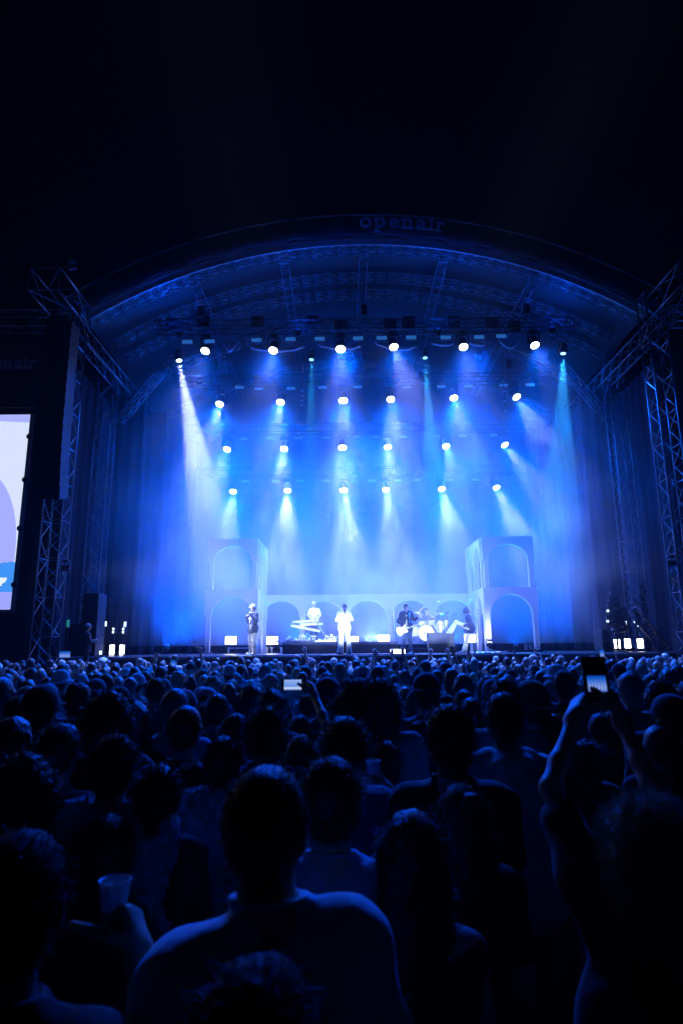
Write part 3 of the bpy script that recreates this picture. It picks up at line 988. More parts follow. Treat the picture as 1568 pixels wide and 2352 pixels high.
def mth(op, a, b=None):
    q = N('ShaderNodeMath')
    q.operation = op
    for i, v_ in enumerate((a, b)):
        if v_ is None: continue
        if isinstance(v_, (int, float)): q.inputs[i].default_value = v_
        else: nt.links.new(v_, q.inputs[i])
    return q.outputs[0]


def mix(fac, a, b):
    q = N('ShaderNodeMix')
    q.data_type = 'RGBA'
    nt.links.new(fac, q.inputs[0])
    for i, v_ in ((6, a), (7, b)):
        if isinstance(v_, tuple): q.inputs[i].default_value = (*v_, 1)
        else: nt.links.new(v_, q.inputs[i])
    return q.outputs[2]


X_, Z_ = sx_.outputs[0], sx_.outputs[2]
Hs = zs1 - zs0
# object origin: right lower corner of the screen
arc = mth('LESS_THAN', mth('ADD', mth('POWER', mth('DIVIDE', mth('ADD', X_, 1.75), 1.72), 2), mth('POWER', mth('DIVIDE', mth('SUBTRACT', mth('MAXIMUM', Z_, Hs * .30), Hs * .30), Hs * .42), 2)), 1.0)
base = mix(arc, (.64, .72, .97), (.36, .40, .95))
top = mth('GREATER_THAN', mth('ADD', Z_, mth('MULTIPLY', X_, .06)), Hs * .955)
base = mix(top, base, (.38, .42, .93))
nzs = N('ShaderNodeTexNoise')
nzs.inputs['Scale'].default_value = 1.6
nt.links.new(tc.outputs['Object'], nzs.inputs['Vector'])
fig_ = mth('LESS_THAN', Z_, mth('ADD', mth('MULTIPLY', nzs.outputs[0], 1.5), Hs * .13))
base = mix(fig_, base, (.05, .28, .88))
wht = mth('MULTIPLY', mth('LESS_THAN', mth('ABSOLUTE', mth('SUBTRACT', Z_, Hs * .135)), Hs * .02), mth('GREATER_THAN', nzs.outputs[0], .46))
base = mix(wht, base, (.75, .85, 1.0))
low = mth('LESS_THAN', Z_, Hs * .085)
base = mix(low, base, (.32, .36, .92))
nt.links.new(base, em.inputs[0])
t = root('video_screen', (xs1, 21.0, zs0), 0, 'tall bright video screen cut by the left edge of the picture', 'video screen')
MB().box((-5.2, .0, 0), (0, .02, Hs)).build('display', ms, t)
fb = MB().box((-5.28, .021, -.08), (.05, .25, Hs + .08))
fb.build('frame', M_BLACK, t)
for zz in (.12, .4, .65, .88):
    MB().lathe([(.09, -.02), (.11, 0), (.09, .02)], 14, Matrix.Translation((.06, -.02, Hs * zz)) @ Matrix.Rotation(R(90), 4, 'X')).build('lifting_ring', M_BLACKM, t)
tb = root('wing_banner', (xs1 + .5, 20.7, zs1 + .15), 0, 'dark banner above the video screen with faint lettering cut by the picture edge', 'banner')
zt_ = 13.1 - (zs1 + .15)
MB().box((-6.2, .03, 0), (.9, .05, zt_)).build('cloth', M_FASCIA, tb)
e0 = P(98, 846, 20.7)
wl = 2.6
letters_on('openair', wl / 7 * 1.86, lambda d: Matrix.Translation((e0.x - wl + d - (xs1 + .5), .0, e0.z - (zs1 + .15))), tb, gap=.12)
drape('screen_skirt', (xs1 - 6, 21.6), (XC - 10.8, 21.7), .02, 13.0, 'dark curtain behind the video screen and left tower', amp=.05)
drape('right_curtain', (XC + 10.9, 21.7), (XC + 17, 21.6), .02, 13.0, 'dark curtain at the right outside the stage', amp=.05)


# ------------------------------------------------------------------ figures: smooth-blended limbs turned into one skin
class Field:
    """signed distance on a grid; every limb is blended into it and the zero surface is meshed"""
    def __init__(s, lo, hi, h):
        s.lo = np.array(lo, float)
        s.h = h
        s.n = np.ceil((np.array(hi) - s.lo) / h).astype(int) + 1
        s.F = np.full(tuple(s.n), .3, np.float32)

    def grid(s, lo, hi):
        i0 = np.clip(np.floor((np.array(lo) - s.lo) / s.h).astype(int), 0, s.n - 1)
        i1 = np.clip(np.ceil((np.array(hi) - s.lo) / s.h).astype(int) + 1, 1, s.n)
        ax = [s.lo[k] + s.h * np.arange(i0[k], i1[k]) for k in range(3)]
        return tuple(slice(a, b) for a, b in zip(i0, i1)), np.meshgrid(*ax, indexing='ij')

    def cap(s, a, b, ra, rb=None, k=.03, sc=(1, 1, 1), sub=False, grow=0.):
        rb = ra if rb is None else rb
        ra, rb = ra + grow, rb + grow
        sc = np.array(sc, float)
        a, b = np.array(a, float), np.array(b, float)
        m = max(ra, rb) * sc + k * 1.2 + s.h * 2
        sl, (X, Y, Z) = s.grid(np.minimum(a, b) - m, np.maximum(a, b) + m)
        if X.size == 0: return s
        p = [(q - a[i]) / sc[i] for i, q in enumerate((X, Y, Z))]
        d = (b - a) / sc
        L2 = max(float(d @ d), 1e-12)
        t = np.clip((p[0] * d[0] + p[1] * d[1] + p[2] * d[2]) / L2, 0, 1) if L2 > 1e-10 else np.zeros_like(p[0])
        D = (np.sqrt((p[0] - t * d[0]) ** 2 + (p[1] - t * d[1]) ** 2 + (p[2] - t * d[2]) ** 2) - (ra + (rb - ra) * t)) * sc.min() ** .5
        F = s.F[sl]
        if sub:
            D = -D
            h = np.clip(.5 - .5 * (F - D) / k, 0, 1)
            s.F[sl] = F * (1 - h) + D * h + k * h * (1 - h)
        else:
            h = np.clip(.5 + .5 * (F - D) / k, 0, 1)
            s.F[sl] = F * (1 - h) + D * h - k * h * (1 - h)
        return s

    def cut(s, n, c):
        """keep n.p < c"""
        sl, (X, Y, Z) = s.grid(s.lo, s.lo + s.h * s.n)
        s.F = np.maximum(s.F, (n[0] * X + n[1] * Y + n[2] * Z - c).astype(np.float32))
        return s

    def ripple(s, amp, f, seed=0, zs=1.):
        sl, (X, Y, Z) = s.grid(s.lo, s.lo + s.h * s.n)
        r = np.random.RandomState(seed)
        d = 0
        for i in range(5):
            v = r.normal(size=3) * f * (1 + .5 * i)
            v[2] *= zs
            d = d + np.sin(X * v[0] + Y * v[1] + Z * v[2] + r.rand() * 6 + 1.5 * np.sin(Z * v[0] * .6 + X * v[2] * .4)) / (1 + .5 * i)
        s.F += (amp * d).astype(np.float32)
        return s

    def mesh(s):
        F = s.F
        F = F.copy()
        F[0], F[-1], F[:, 0], F[:, -1], F[:, :, 0], F[:, :, -1] = .1, .1, .1, .1, .1, .1
        I = F < 0
        nx, ny, nz = F.shape
        c = [(i, j, k) for i in (0, 1) for j in (0, 1) for k in (0, 1)]
        cnt = sum(I[i:nx - 1 + i, j:ny - 1 + j, k:nz - 1 + k].astype(np.int8) for i, j, k in c)
        act = np.argwhere((cnt > 0) & (cnt < 8))
        idx = -np.ones((nx - 1, ny - 1, nz - 1), np.int64)
        idx[tuple(act.T)] = np.arange(len(act))
        acc = np.zeros((len(act), 3))
        num = np.zeros(len(act))
        for a in range(8):
            for b in range(a + 1, 8):
                ca, cb = np.array(c[a]), np.array(c[b])
                if abs(ca - cb).sum() != 1: continue
                fa = F[tuple((act + ca).T)].astype(float)
                fb = F[tuple((act + cb).T)].astype(float)
                m = (fa < 0) != (fb < 0)
                t = np.where(m, fa / np.where(m, fa - fb, 1), 0)
                acc += np.where(m[:, None], ca + (cb - ca) * t[:, None], 0)
                num += m
        V = s.lo + s.h * (act + acc / num[:, None])
        faces = []
        for ax in range(3):
            o = [1, 1, 1]
            A = I.take(range(0, F.shape[ax] - 1), ax)
            B = I.take(range(1, F.shape[ax]), ax)
            e = np.argwhere(A != B)
            u, v = (ax + 1) % 3, (ax + 2) % 3
            ok = (e[:, u] > 0) & (e[:, v] > 0) & (e[:, u] < F.shape[u] - 1) & (e[:, v] < F.shape[v] - 1)
            e = e[ok]
            q = []
            for du, dv in ((-1, -1), (0, -1), (0, 0), (-1, 0)):
                g_ = e.copy()
                g_[:, u] += du
                g_[:, v] += dv
                q.append(idx[tuple(g_.T)])
            q = np.stack(q, 1)
            flip = ~A[tuple(e.T)]
            q[flip] = q[flip][:, ::-1]
            faces.append(q)
        return V, np.concatenate(faces)


def np_mesh(name, parts, mats):
    """parts: list of (V, Q, material index)"""
    V, Q, MI, n = [], [], [], 0
    for v, q, mi in parts:
        V.append(v); Q.append(q + n); MI.append(np.full(len(q), mi)); n += len(v)
    V, Q, MI = np.concatenate(V), np.concatenate(Q), np.concatenate(MI)
    me = bpy.data.meshes.new(name)
    me.vertices.add(len(V))
    me.vertices.foreach_set('co', V.astype(np.float32).ravel())
    k = Q.shape[1]
    me.loops.add(Q.size)
    me.loops.foreach_set('vertex_index', Q.astype(np.int32).ravel())
    me.polygons.add(len(Q))
    me.polygons.foreach_set('loop_start', np.arange(0, Q.size, k, dtype=np.int32))
    me.polygons.foreach_set('material_index', MI.astype(np.int32))
    me.polygons.foreach_set('use_smooth', np.ones(len(Q), bool))
    for m in mats: me.materials.append(m)
    me.update(calc_edges=True)
    return me


def V3(*a): return np.array(a, float)


def joints(**kw):
    J = dict(pel=V3(0, 0, .97), che=V3(0, -.01, 1.31), nec=V3(0, -.02, 1.50), hed=V3(0, .01, 1.66), w=1.0, hr=1.0,
             sl=V3(-.160, -.015, 1.425), el=V3(-.205, -.03, 1.15), wl=V3(-.215, .07, .91), hl=V3(0, .15, -1),
             sr=V3(.160, -.015, 1.425), er=V3(.205, -.03, 1.15), wr=V3(.215, .07, .91), hR=V3(0, .15, -1),
             hipl=V3(-.09, 0, .93), kl=V3(-.10, .02, .50), al=V3(-.11, -.02, .085), tl=V3(-.14, .14, .03),
             hipr=V3(.09, 0, .93), kr=V3(.10, .02, .50), ar=V3(.11, -.02, .085), tr=V3(.14, .14, .03), pl=V3(1, 0, 0), pr=V3(-1, 0, 0), curl=.35)
    for k, v in kw.items(): J[k] = np.array(v, float) if isinstance(v, (tuple, list)) else v
    return J


def bounds(J, pad):
    pts = np.array([v for k, v in J.items() if isinstance(v, np.ndarray) and k not in ('hl', 'hR', 'pl', 'pr')])
    return pts.min(0) - pad, pts.max(0) + pad


def f_head(F, J, g=0.):
    h = J['hed']
    s = J['hr']
    F.cap(h + V3(0, -.018, .022), h + V3(0, -.012, .024), .075 * s, k=.02, sc=(1, 1.2, 1.2), grow=g)
    F.cap(h + V3(0, .03, -.045), h + V3(0, .045, -.068), .056 * s, .040 * s, k=.035, sc=(1, 1, 1.1), grow=g)
    if g == 0:
        F.cap(h + V3(0, .088, .005), h + V3(0, .108, -.028), .010, .015, k=.014)
        F.cap(h + V3(-.018, .088, -.058), h + V3(.018, .088, -.058), .009, k=.010, sc=(1, 1, .8))
        F.cap(h + V3(-.03, .082, .022), h + V3(.03, .082, .022), .012, k=.016)
        for sx in (-1, 1):
            F.cap(h + V3(sx * .031, .094, .008), h + V3(sx * .029, .095, .008), .011, k=.008, sub=True)
            F.cap(h + V3(sx * .030, .082, .008), h + V3(sx * .031, .082, .008), .012, k=.004)
            F.cap(h + V3(sx * .083, -.005, .015), h + V3(sx * .080, .004, -.028), .016, .010, k=.008, sc=(.55, 1, 1.1))


def f_torso(F, J, g=0., k=.045, hips=True):
    c, n, p = J['che'], J['nec'], J['pel']
    w = J['w']
    sl, sr = J['sl'], J['sr']
    sd = (sr - sl) / np.linalg.norm(sr - sl)
    up = n - p
    for t, hw, r in ((.80, .085, .098), (.66, .088, .106), (.45, .066, .098), (.25, .060, .098)):
        q = p + up * t
        F.cap(q - sd * hw * w, q + sd * hw * w, r * w ** .5, k=k, grow=g)
    F.cap(p - sd * .075 * w, p + sd * .075 * w, .110, k=k, grow=g)
    if hips: F.cap(p + V3(-.06, -.04, -.05), p + V3(.06, -.04, -.05), .10, k=k, grow=g)
    for s_ in (sl, sr):                     # shoulder slope
        F.cap(n + V3(0, -.005, -.005), s_ + V3(0, 0, -.01), .040, .050, k=k * .8, grow=g)
        F.cap(c + (s_ - c) * .35, s_, .07, .054, k=k * .8, grow=g)
    for s_ in (-1, 1):                      # shoulder blades
        F.cap(c + sd * s_ * .085 + V3(0, -.065, .04), c + sd * s_ * .075 + V3(0, -.07, -.05), .045, k=k * .8, grow=g)


def f_arm(F, J, s, g=0., part=1., k=.03):
    a, b, c = (J['sl'], J['el'], J['wl']) if s < 0 else (J['sr'], J['er'], J['wr'])
    m_ = J.get('arm', 1.)
    if part < 1:
        b2 = a + (b - a) * part
        F.cap(a, b2, .058 * m_, .052 * m_, k=k, grow=g)
        return
    F.cap(a, b, .056 * m_, .041 * m_, k=k, grow=g)
    F.cap(b, b + (c - b) * .35, .041 * m_, .043 * m_, k=k * .7, grow=g)
    if part == 1.: F.cap(b + (c - b) * .35, c, .041 * m_, .027, k=k * .7, grow=g)
    else: F.cap(b + (c - b) * .35, b + (c - b) * min(1, part - 1), .041 * m_, .034 * m_, k=k * .7, grow=g)


def f_leg(F, J, s, g=0., flare=0., foot=True, k=.035):
    h, kn, a, t = (J['hipl'], J['kl'], J['al'], J['tl']) if s < 0 else (J['hipr'], J['kr'], J['ar'], J['tr'])
    F.cap(h, kn, .092, .060, k=k, grow=g)
    F.cap(kn, kn + (a - kn) * .4, .058, .056 + flare * .3, k=k, grow=g)
    F.cap(kn + (a - kn) * .4, a, .056 + flare * .3, .040 + flare, k=k, grow=g)
    if foot:
        F.cap(a + V3(0, 0, -.02), t, .042, .028, k=.02, sc=(1, 1, .9), grow=g * .5)


def hand_mesh(J, s, h=.0065):
    """forearm end and hand with five bent fingers, as one fine skin"""
    b, c, d, pn = (J['el'], J['wl'], J['hl'], J['pl']) if s < 0 else (J['er'], J['wr'], J['hR'], J['pr'])
    d = d / np.linalg.norm(d)
    pn = pn - d * (pn @ d)
    pn = pn / np.linalg.norm(pn)
    ac = np.cross(d, pn) * (1 if s > 0 else -1)      # towards the thumb
    lo = np.minimum(c, c + d * .2) - .10
    hi = np.maximum(c, c + d * .2) + .10
    F = Field(lo, hi, h)
    ub = (c - b) / np.linalg.norm(c - b)
    m_ = J.get('arm', 1.)
    F.cap(c - ub * .09, c, .034 * m_, .0275 * max(m_, .8), k=.01)
    F.cap(c, c + d * .03, .027, .024, k=.02)
    cu = J['curl']
    tips = []
    for i, (o, L, r) in enumerate(((.030, .072, .0098), (.010, .080, .0102), (-.011, .074, .0098), (-.030, .058, .0088))):
        kn = c + d * (.088 - .004 * abs(i - 1)) + ac * o
        F.cap(c + d * .015 + ac * o * .55, kn, .0155, .0125, k=.014)
        p, ang = kn, 0
        sp = ac * (o * 1.2)
        for j, f in enumerate((.45, .32, .23)):
            ang += cu * (1, 1.3, .9)[j] * (1 + .12 * i)
            v = d * math.cos(ang) + pn * math.sin(ang) + sp
            q = p + v * L * f / np.linalg.norm(v)
            F.cap(p, q, r * (1 - .08 * j), r * (.93 - .08 * j), k=.004)
            p = q
    t0 = c + d * .025 + ac * .024
    t1 = t0 + (d * .55 + ac * .75 + pn * (.25 + cu * .3)) * .045
    t2 = t1 + (d * .85 + ac * .35 + pn * (.25 + cu * .6)) * .032
    t3 = t2 + (d * .95 + ac * .05 + pn * (.25 + cu * .8)) * .026
    F.cap(t0, t1, .0165, .0125, k=.012).cap(t1, t2, .0122, .011, k=.005).cap(t2, t3, .0108, .009, k=.004)
    return F.mesh()


HAIRS = {}


def hair_mesh(kind, hr=1.0, h=.011, seed=1, near=False):
    """hair in head coordinates (origin = head centre, face towards +y)"""
    key = (kind, round(hr, 2), h, seed, near)
    if key in HAIRS: return HAIRS[key]
    o = V3(0, 0, 0)
    J = dict(hed=o, hr=hr)
    F = Field((-.22, -.28, -.62 if kind in ('long', 'half_up') else -.32), (.22, .24, .26), h)
    g = {'buzz': .005, 'short': .011, 'long': .015, 'half_up': .014, 'bun': .010, 'ponytail': .010, 'curly': .034, 'bob': .017, 'cap': .008, 'bucket': .008, 'messy': .016, 'bald': .003}[kind]
    F.cap(o + V3(0, -.020, .024), o + V3(0, -.014, .026), .075 * hr, k=.01, sc=(1, 1.2, 1.2), grow=g)
    if kind in ('short', 'messy', 'buzz', 'cap', 'bun', 'ponytail', 'bucket'):
        F.cap(o + V3(0, -.045, -.02), o + V3(0, -.045, -.055), .052 * hr, .040, k=.03, grow=g)
    if kind == 'curly':
        F.cap(o + V3(-.05, -.05, -.02), o + V3(.05, -.05, -.02), .06, k=.03, grow=.03)
    if kind in ('short', 'messy', 'buzz', 'cap', 'bun', 'ponytail', 'bucket'):   # ears and nape stay free
        for sx in (-1, 1): F.cap(o + V3(sx * .10, .02, -.01), o + V3(sx * .095, .0, -.08), .030, .040, k=.015, sub=True)
    # face opening
    n = V3(0, .80, -.60)
    F.cut(n, .058 if kind != 'curly' else .075)
    if kind in ('long', 'half_up', 'bob'):
        L = .36 if kind != 'bob' else .13
        F.cap(o + V3(-.045, -.045, -.03), o + V3(-.062, -.085, -L), .058, .040, k=.03, sc=(1, .8, 1))
        F.cap(o + V3(.045, -.045, -.03), o + V3(.062, -.085, -L), .058, .040, k=.03, sc=(1, .8, 1))
        F.cap(o + V3(0, -.065, -.03), o + V3(0, -.10, -L - .03), .062, .045, k=.03, sc=(1, .8, 1))
        for sx in (-1, 1): F.cap(o + V3(sx * .082, .005, .03), o + V3(sx * .088, .0, -L * .55), .020, .018, k=.02)
    if kind in ('bun', 'half_up'):
        F.cap(o + V3(0, -.115, .085), o + V3(0, -.12, .09), .036, k=.012)
    if kind == 'ponytail':
        F.cap(o + V3(0, -.12, .05), o + V3(0, -.16, -.02), .024, .03, k=.015).cap(o + V3(0, -.16, -.02), o + V3(0, -.15, -.22), .032, .012, k=.02)
    am = {'curly': .007, 'messy': .0045, 'long': .004, 'half_up': .004, 'bob': .004, 'short': .003, 'bun': .002, 'ponytail': .003}.get(kind, 0)
    if near: am *= .5
    if am: F.ripple(am, {'curly': 110, 'messy': 80}.get(kind, 60), seed, zs=1 if kind in ('curly', 'messy') else .15)
    parts = [F.mesh() + (0,)]
    if kind in ('cap', 'bucket'):
        G = Field((-.2, -.24, -.1), (.2, .26, .22), h)
        G.cap(o + V3(0, -.016, .040), o + V3(0, -.014, .048), .082 * hr, k=.01, sc=(1, 1.17, 1.08), grow=.018)
        G.cut(V3(0, .12, -1), -.022)
        if kind == 'cap':
            G.cap(o + V3(-.03, .10, .038), o + V3(.03, .10, .038), .062, k=.01, sc=(1, 1.2, .16))
        else:
            G.cap(o + V3(0, -.016, .018), o + V3(0, -.010, .018), .145, k=.02, sc=(1, 1.1, .16))
        parts.append(G.mesh() + (1,))
    HAIRS[key] = parts
    return parts


def strands(kind, parts, count, seed, r=.0007, L=.012):
    """fine hairs standing out of the hair surface, as thin tapering slivers"""
    V, Q, _ = parts[0]
    rs = np.random.RandomState(seed)
    q = Q[rs.randint(0, len(Q), count)]
    p = V[q].mean(1) + rs.normal(size=(count, 3)) * .004
    nrm = np.cross(V[q[:, 1]] - V[q[:, 0]], V[q[:, 3]] - V[q[:, 0]])
    nrm /= np.linalg.norm(nrm, axis=1)[:, None] + 1e-9
    c = V.mean(0)
    nrm *= np.sign(((p - c) * nrm).sum(1))[:, None]
    d = nrm + rs.normal(size=(count, 3)) * (.5 if kind in ('short', 'buzz') else .9) + V3(0, 0, -.5 if kind in ('long', 'half_up') else .1)
    d /= np.linalg.norm(d, axis=1)[:, None]
    l = L * (.4 + rs.rand(count))[:, None]
    s = np.cross(d, rs.normal(size=(count, 3)))
    s /= np.linalg.norm(s, axis=1)[:, None]
    a = p - nrm * .004
    tip = a + d * l + V3(0, 0, -1) * l * .25
    vv = np.stack([a - s * r * 1.5, a + s * r * 1.5, tip + s * r * .3, tip - s * r * .3], 1).reshape(-1, 3)
    return vv, np.arange(count * 4).reshape(-1, 4), 0


def figure(J, h=.016, shirt='tee', trousers=True, flare=0., hands=True, fold=.0034, seed=0, feet=True, hood=False, under=None):
    """returns dict name -> list of (V, Q, mi)"""
    out = {}
    lo, hi = bounds(J, .16)
    hi[2] += .06
    B = Field(lo, hi, h)
    f_torso(B, J)
    B.cap(J['nec'] + V3(0, -.01, -.03), J['hed'] + V3(0, -.02, -.06), .058 * J['w'] ** .5, .054, k=.03)
    f_head(B, J)
    for s in (-1, 1):
        f_arm(B, J, s, part=1. if not hands else 1.85)
        f_leg(B, J, s)
    parts = [B.mesh() + (0,)]
    if hands:
        for s in (-1, 1): parts.append(hand_mesh(J, s) + (0,))
    out['body'] = parts
    T = Field(lo, hi, h)
    if shirt:
        g = {'tee': .012, 'tank': .007, 'jacket': .024, 'hoodie': .026, 'suit': .026, 'crop': .010}[shirt]
        f_torso(T, J, g=g, k=.042, hips=shirt in ('jacket', 'suit', 'hoodie', 'tee'))
        if shirt in ('suit', 'jacket'):
            T.cap(J['pel'] + V3(-.08, 0, -.10), J['pel'] + V3(.08, 0, -.10), .135, k=.06, grow=.01)
        T.cap(J['pel'] + V3(-.07, -.01, .0), J['pel'] + V3(.07, -.01, .0), .118, k=.05, grow=g + .012)
        T.cap(J['pel'] + V3(-.06, -.035, -.03), J['pel'] + V3(.06, -.035, -.03), .112, k=.04, grow=g + .008)
        for s in (-1, 1):
            pt = {'tee': .62, 'tank': None, 'crop': None, 'jacket': 1.97, 'hoodie': 1.97, 'suit': 1.97}[shirt]
            if pt: f_arm(T, J, s, g=g + (.007 if shirt == 'tee' else 0), part=pt, k=.04)
        if hood or shirt == 'hoodie':
            n = J['nec']
            T.cap(n + V3(-.09, -.03, .01), n + V3(-.04, -.10, -.03), .035, .05, k=.03)
            T.cap(n + V3(.09, -.03, .01), n + V3(.04, -.10, -.03), .035, .05, k=.03)
            T.cap(n + V3(-.04, -.10, -.03), n + V3(.04, -.10, -.03), .055, k=.03)
        if fold: T.ripple(fold, 15, seed, zs=.8)
        if fold: T.ripple(fold * .42, 46, seed + 1, zs=.45)
        n = J['nec']
        T.cap(n + V3(0, .02, .05), n + V3(0, .03, .12), .066 if shirt != 'tank' else .085, k=.012, sub=True)
        if shirt in ('tee', 'crop'):           # collar band
            for i in range(14):
                a0, a1 = 2 * math.pi * i / 14, 2 * math.pi * (i + 1) / 14
                T.cap(n + V3(.072 * math.cos(a0), .005 + .066 * math.sin(a0), .028 - .012 * math.sin(a0)), n + V3(.072 * math.cos(a1), .005 + .066 * math.sin(a1), .028 - .012 * math.sin(a1)), .009, k=.006)
        if shirt in ('jacket',):               # open front
            f = J.get('front', V3(0, 1, 0))
            T.cap(J['che'] + f * .17 + V3(0, 0, .16), J['pel'] + f * .19 - V3(0, 0, .15), .062, .085, k=.015, sub=True)
        out['shirt'] = [T.mesh() + (0,)]
    if under:                                  # shirt worn under an open jacket
        T = Field(lo, hi, h)
        f_torso(T, J, g=.010, k=.05)
        T.ripple(fold, 18, seed + 9)
        n = J['nec']
        T.cap(n + V3(0, .02, .05), n + V3(0, .03, .12), .062, k=.012, sub=True)
        out['undershirt'] = [T.mesh() + (0,)]
    if trousers:
        U = Field(lo, hi, h)
        p = J['pel']
        U.cap(p + V3(-.075, 0, .03), p + V3(.075, 0, .03), .118, k=.05, grow=.008)
        U.cap(p + V3(-.06, -.04, -.05), p + V3(.06, -.04, -.05), .10, k=.05, grow=.012)
        for s in (-1, 1): f_leg(U, J, s, g=.014, flare=flare, foot=False)
        U.ripple(fold, 16, seed + 5, zs=.7)
        out['trousers'] = [U.mesh() + (0,)]
    return out


# ------------------------------------------------------------------ people: materials
SKINS = [mat('skin_%s' % n_, c, .5, sheen=.08, var=.06, vscale=20, bump=.05, bscale=200) for n_, c in (('light', (.60, .42, .34)), ('tan', (.46, .30, .22)), ('brown', (.26, .16, .11)), ('pale', (.68, .50, .42)))]
HAIRM = [mat('hair_%s' % n_, c, .42, sheen=.06, var=.3, vscale=60, bump=.25, bscale=160) for n_, c in (('dark', (.02, .016, .013)), ('brown', (.06, .038, .022)), ('fair', (.50, .40, .26)), ('black', (.010, .010, .011)), ('grey', (.28, .28, .28)))]
SHC = dict(black=(.015, .015, .017), navy=(.02, .03, .07), grey=(.22, .22, .23), white=(.82, .82, .82), cream=(.55, .52, .45), red=(.32, .04, .04), green=(.05, .14, .07), denim=(.08, .13, .24), olive=(.12, .12, .06), pale_blue=(.40, .50, .62))
SHM = {k_: mat('cotton_' + k_, c, .85, sheen=.25, var=.1, vscale=6, bump=.25, bscale=30) for k_, c in SHC.items()}
HAIRM.append(mat('hair_shaded', (.006, .006, .006), .6, spec=.2, var=.2, vscale=60, bump=.2, bscale=160))  # for near heads in shade: the darkness is put into the hair colour
M_SUIT = mat('white_suit_cloth', (.86, .85, .84), .8, bump=.15, bscale=25)
M_PLASTIC = mat('clear_rain_poncho', (.6, .64, .68), .16, spec=1., trans=.0, alpha=.85, bump=1.0, bscale=34, kind='crinkle', coat=.6)
M_CUP = mat('milky_plastic_cup', (.82, .84, .86), .4, trans=.0, bump=.1)
M_CHROME = mat('chrome', (.8, .8, .82), .15, 1.)
M_BRASS = mat('cymbal_bronze', (.75, .62, .35), .25, 1.)
M_WHITEP = mat('white_lacquer', (.82, .82, .82), .25, coat=.5, var=.03)
M_SHOE = mat('shoe_leather', (.5, .5, .5), .5)


def skin_obj(name, mesh, m, parent=None):
    o = bpy.data.objects.new(name, mesh)
    C.objects.link(o)
    for i, mm in enumerate(m):
        o.material_slots[i].link = 'OBJECT'
        o.material_slots[i].material = mm
    if parent is not None: o.parent = parent
    return o


def build_person(label, J, loc, rz=0., s=1., hair='short', skin=0, hairm=0, shirt='tee', shm=None, trm=None, cap=None, group=None, h=.016, flare=0., name='person', hseed=1,
                 fuzz=0, shoes=None, under=None, seed=0, hs=.011, poncho=False, cat='person'):
    f = figure(J, h=h, shirt=shirt, flare=flare, seed=seed, under=under)
    b = skin_obj(name, np_mesh('body', f['body'], [SKINS[skin]]), [SKINS[skin]])
    b.location = loc
    b.rotation_euler = (0, 0, rz)
    b.scale = (s, s, s)
    tag(b, label, cat, group)
    if 'shirt' in f: skin_obj({'jacket': 'jacket', 'suit': 'suit_jacket', 'hoodie': 'hooded_sweater'}.get(shirt, 'shirt'), np_mesh('shirt', f['shirt'], [shm]), [shm], b)
    if 'undershirt' in f: skin_obj('shirt', np_mesh('undershirt', f['undershirt'], [under]), [under], b)
    if 'trousers' in f: skin_obj('trousers', np_mesh('trousers', f['trousers'], [trm]), [trm], b)
    if hair != 'bald':
        hp = hair_mesh(hair, J['hr'], hs, hseed, near=fuzz > 2400)
        hh = [hp[0]]
        if fuzz: hh.append(strands(hair, hp, fuzz * 2, seed + 3, L=.010 if hair == 'buzz' else .024 if hair == 'short' else .04))
        o = skin_obj('hair', np_mesh('hair', hh, [HAIRM[hairm]]), [HAIRM[hairm]], b)
        o.location = tuple(J['hed'])
        if len(hp) > 1:
            o = skin_obj('cap' if hair == 'cap' else 'sun_hat', np_mesh('cap', [(hp[1][0], hp[1][1], 0)], [cap]), [cap], b)
            o.location = tuple(J['hed'])
    if poncho:
        lo, hi = bounds(J, .2)
        T = Field(lo, hi, h)
        f_torso(T, J, g=.045, k=.08)
        for q in (-1, 1): f_arm(T, J, q, g=.04, part=.95, k=.06)
        T.ripple(.008, 34, seed)
        T.ripple(.004, 90, seed + 1)
        T.cap(J['nec'] + V3(0, .02, .06), J['nec'] + V3(0, .03, .16), .085, k=.012, sub=True)
        skin_obj('rain_poncho', np_mesh('poncho', [T.mesh() + (0,)], [M_PLASTIC]), [M_PLASTIC], b)
    if shoes:
        for q in ('l', 'r'):
            a_, t_ = J['a' + q], J['t' + q]
            G = Field(np.minimum(a_, t_) - .12, np.maximum(a_, t_) + .12, .012)
            G.cap(a_ + V3(0, 0, -.035), t_ + V3(0, 0, .008), .05, .036, k=.02)
            G.cut(V3(0, 0, -1), -min(a_[2], t_[2]) + .03)
            skin_obj('shoe', np_mesh('shoe', [G.mesh() + (0,)], [shoes]), [shoes], b)
    return b


# ------------------------------------------------------------------ the band
PI = math.pi


def on_deck(px, Y, z=ZD):
    return (P(px, 1495, Y).x, Y, z)


# singer in white
build_person('singer in a loose white suit at the stage front, microphone held to the mouth', joints(el=(-.25, .04, 1.22), wl=(-.06, .19, 1.50), hl=(.5, -.1, .8), er=(.25, .05, 1.20), wr=(.07, .20, 1.47), hR=(-.5, -.1, .8),
             curl=1.1, pl=(.6, -.6, -.4), pr=(-.6, -.6, -.4), al=(-.15, -.02, .085), tl=(-.19, .13, .03), kl=(-.12, .02, .5), ar=(.15, -.02, .085), tr=(.19, .13, .03), kr=(.12, .02, .5)),
             on_deck(791, 22.7), PI, 1.0, 'buzz', 0, 2, 'suit', M_SUIT, M_SUIT, flare=.05, shoes=M_BLACK, seed=2)
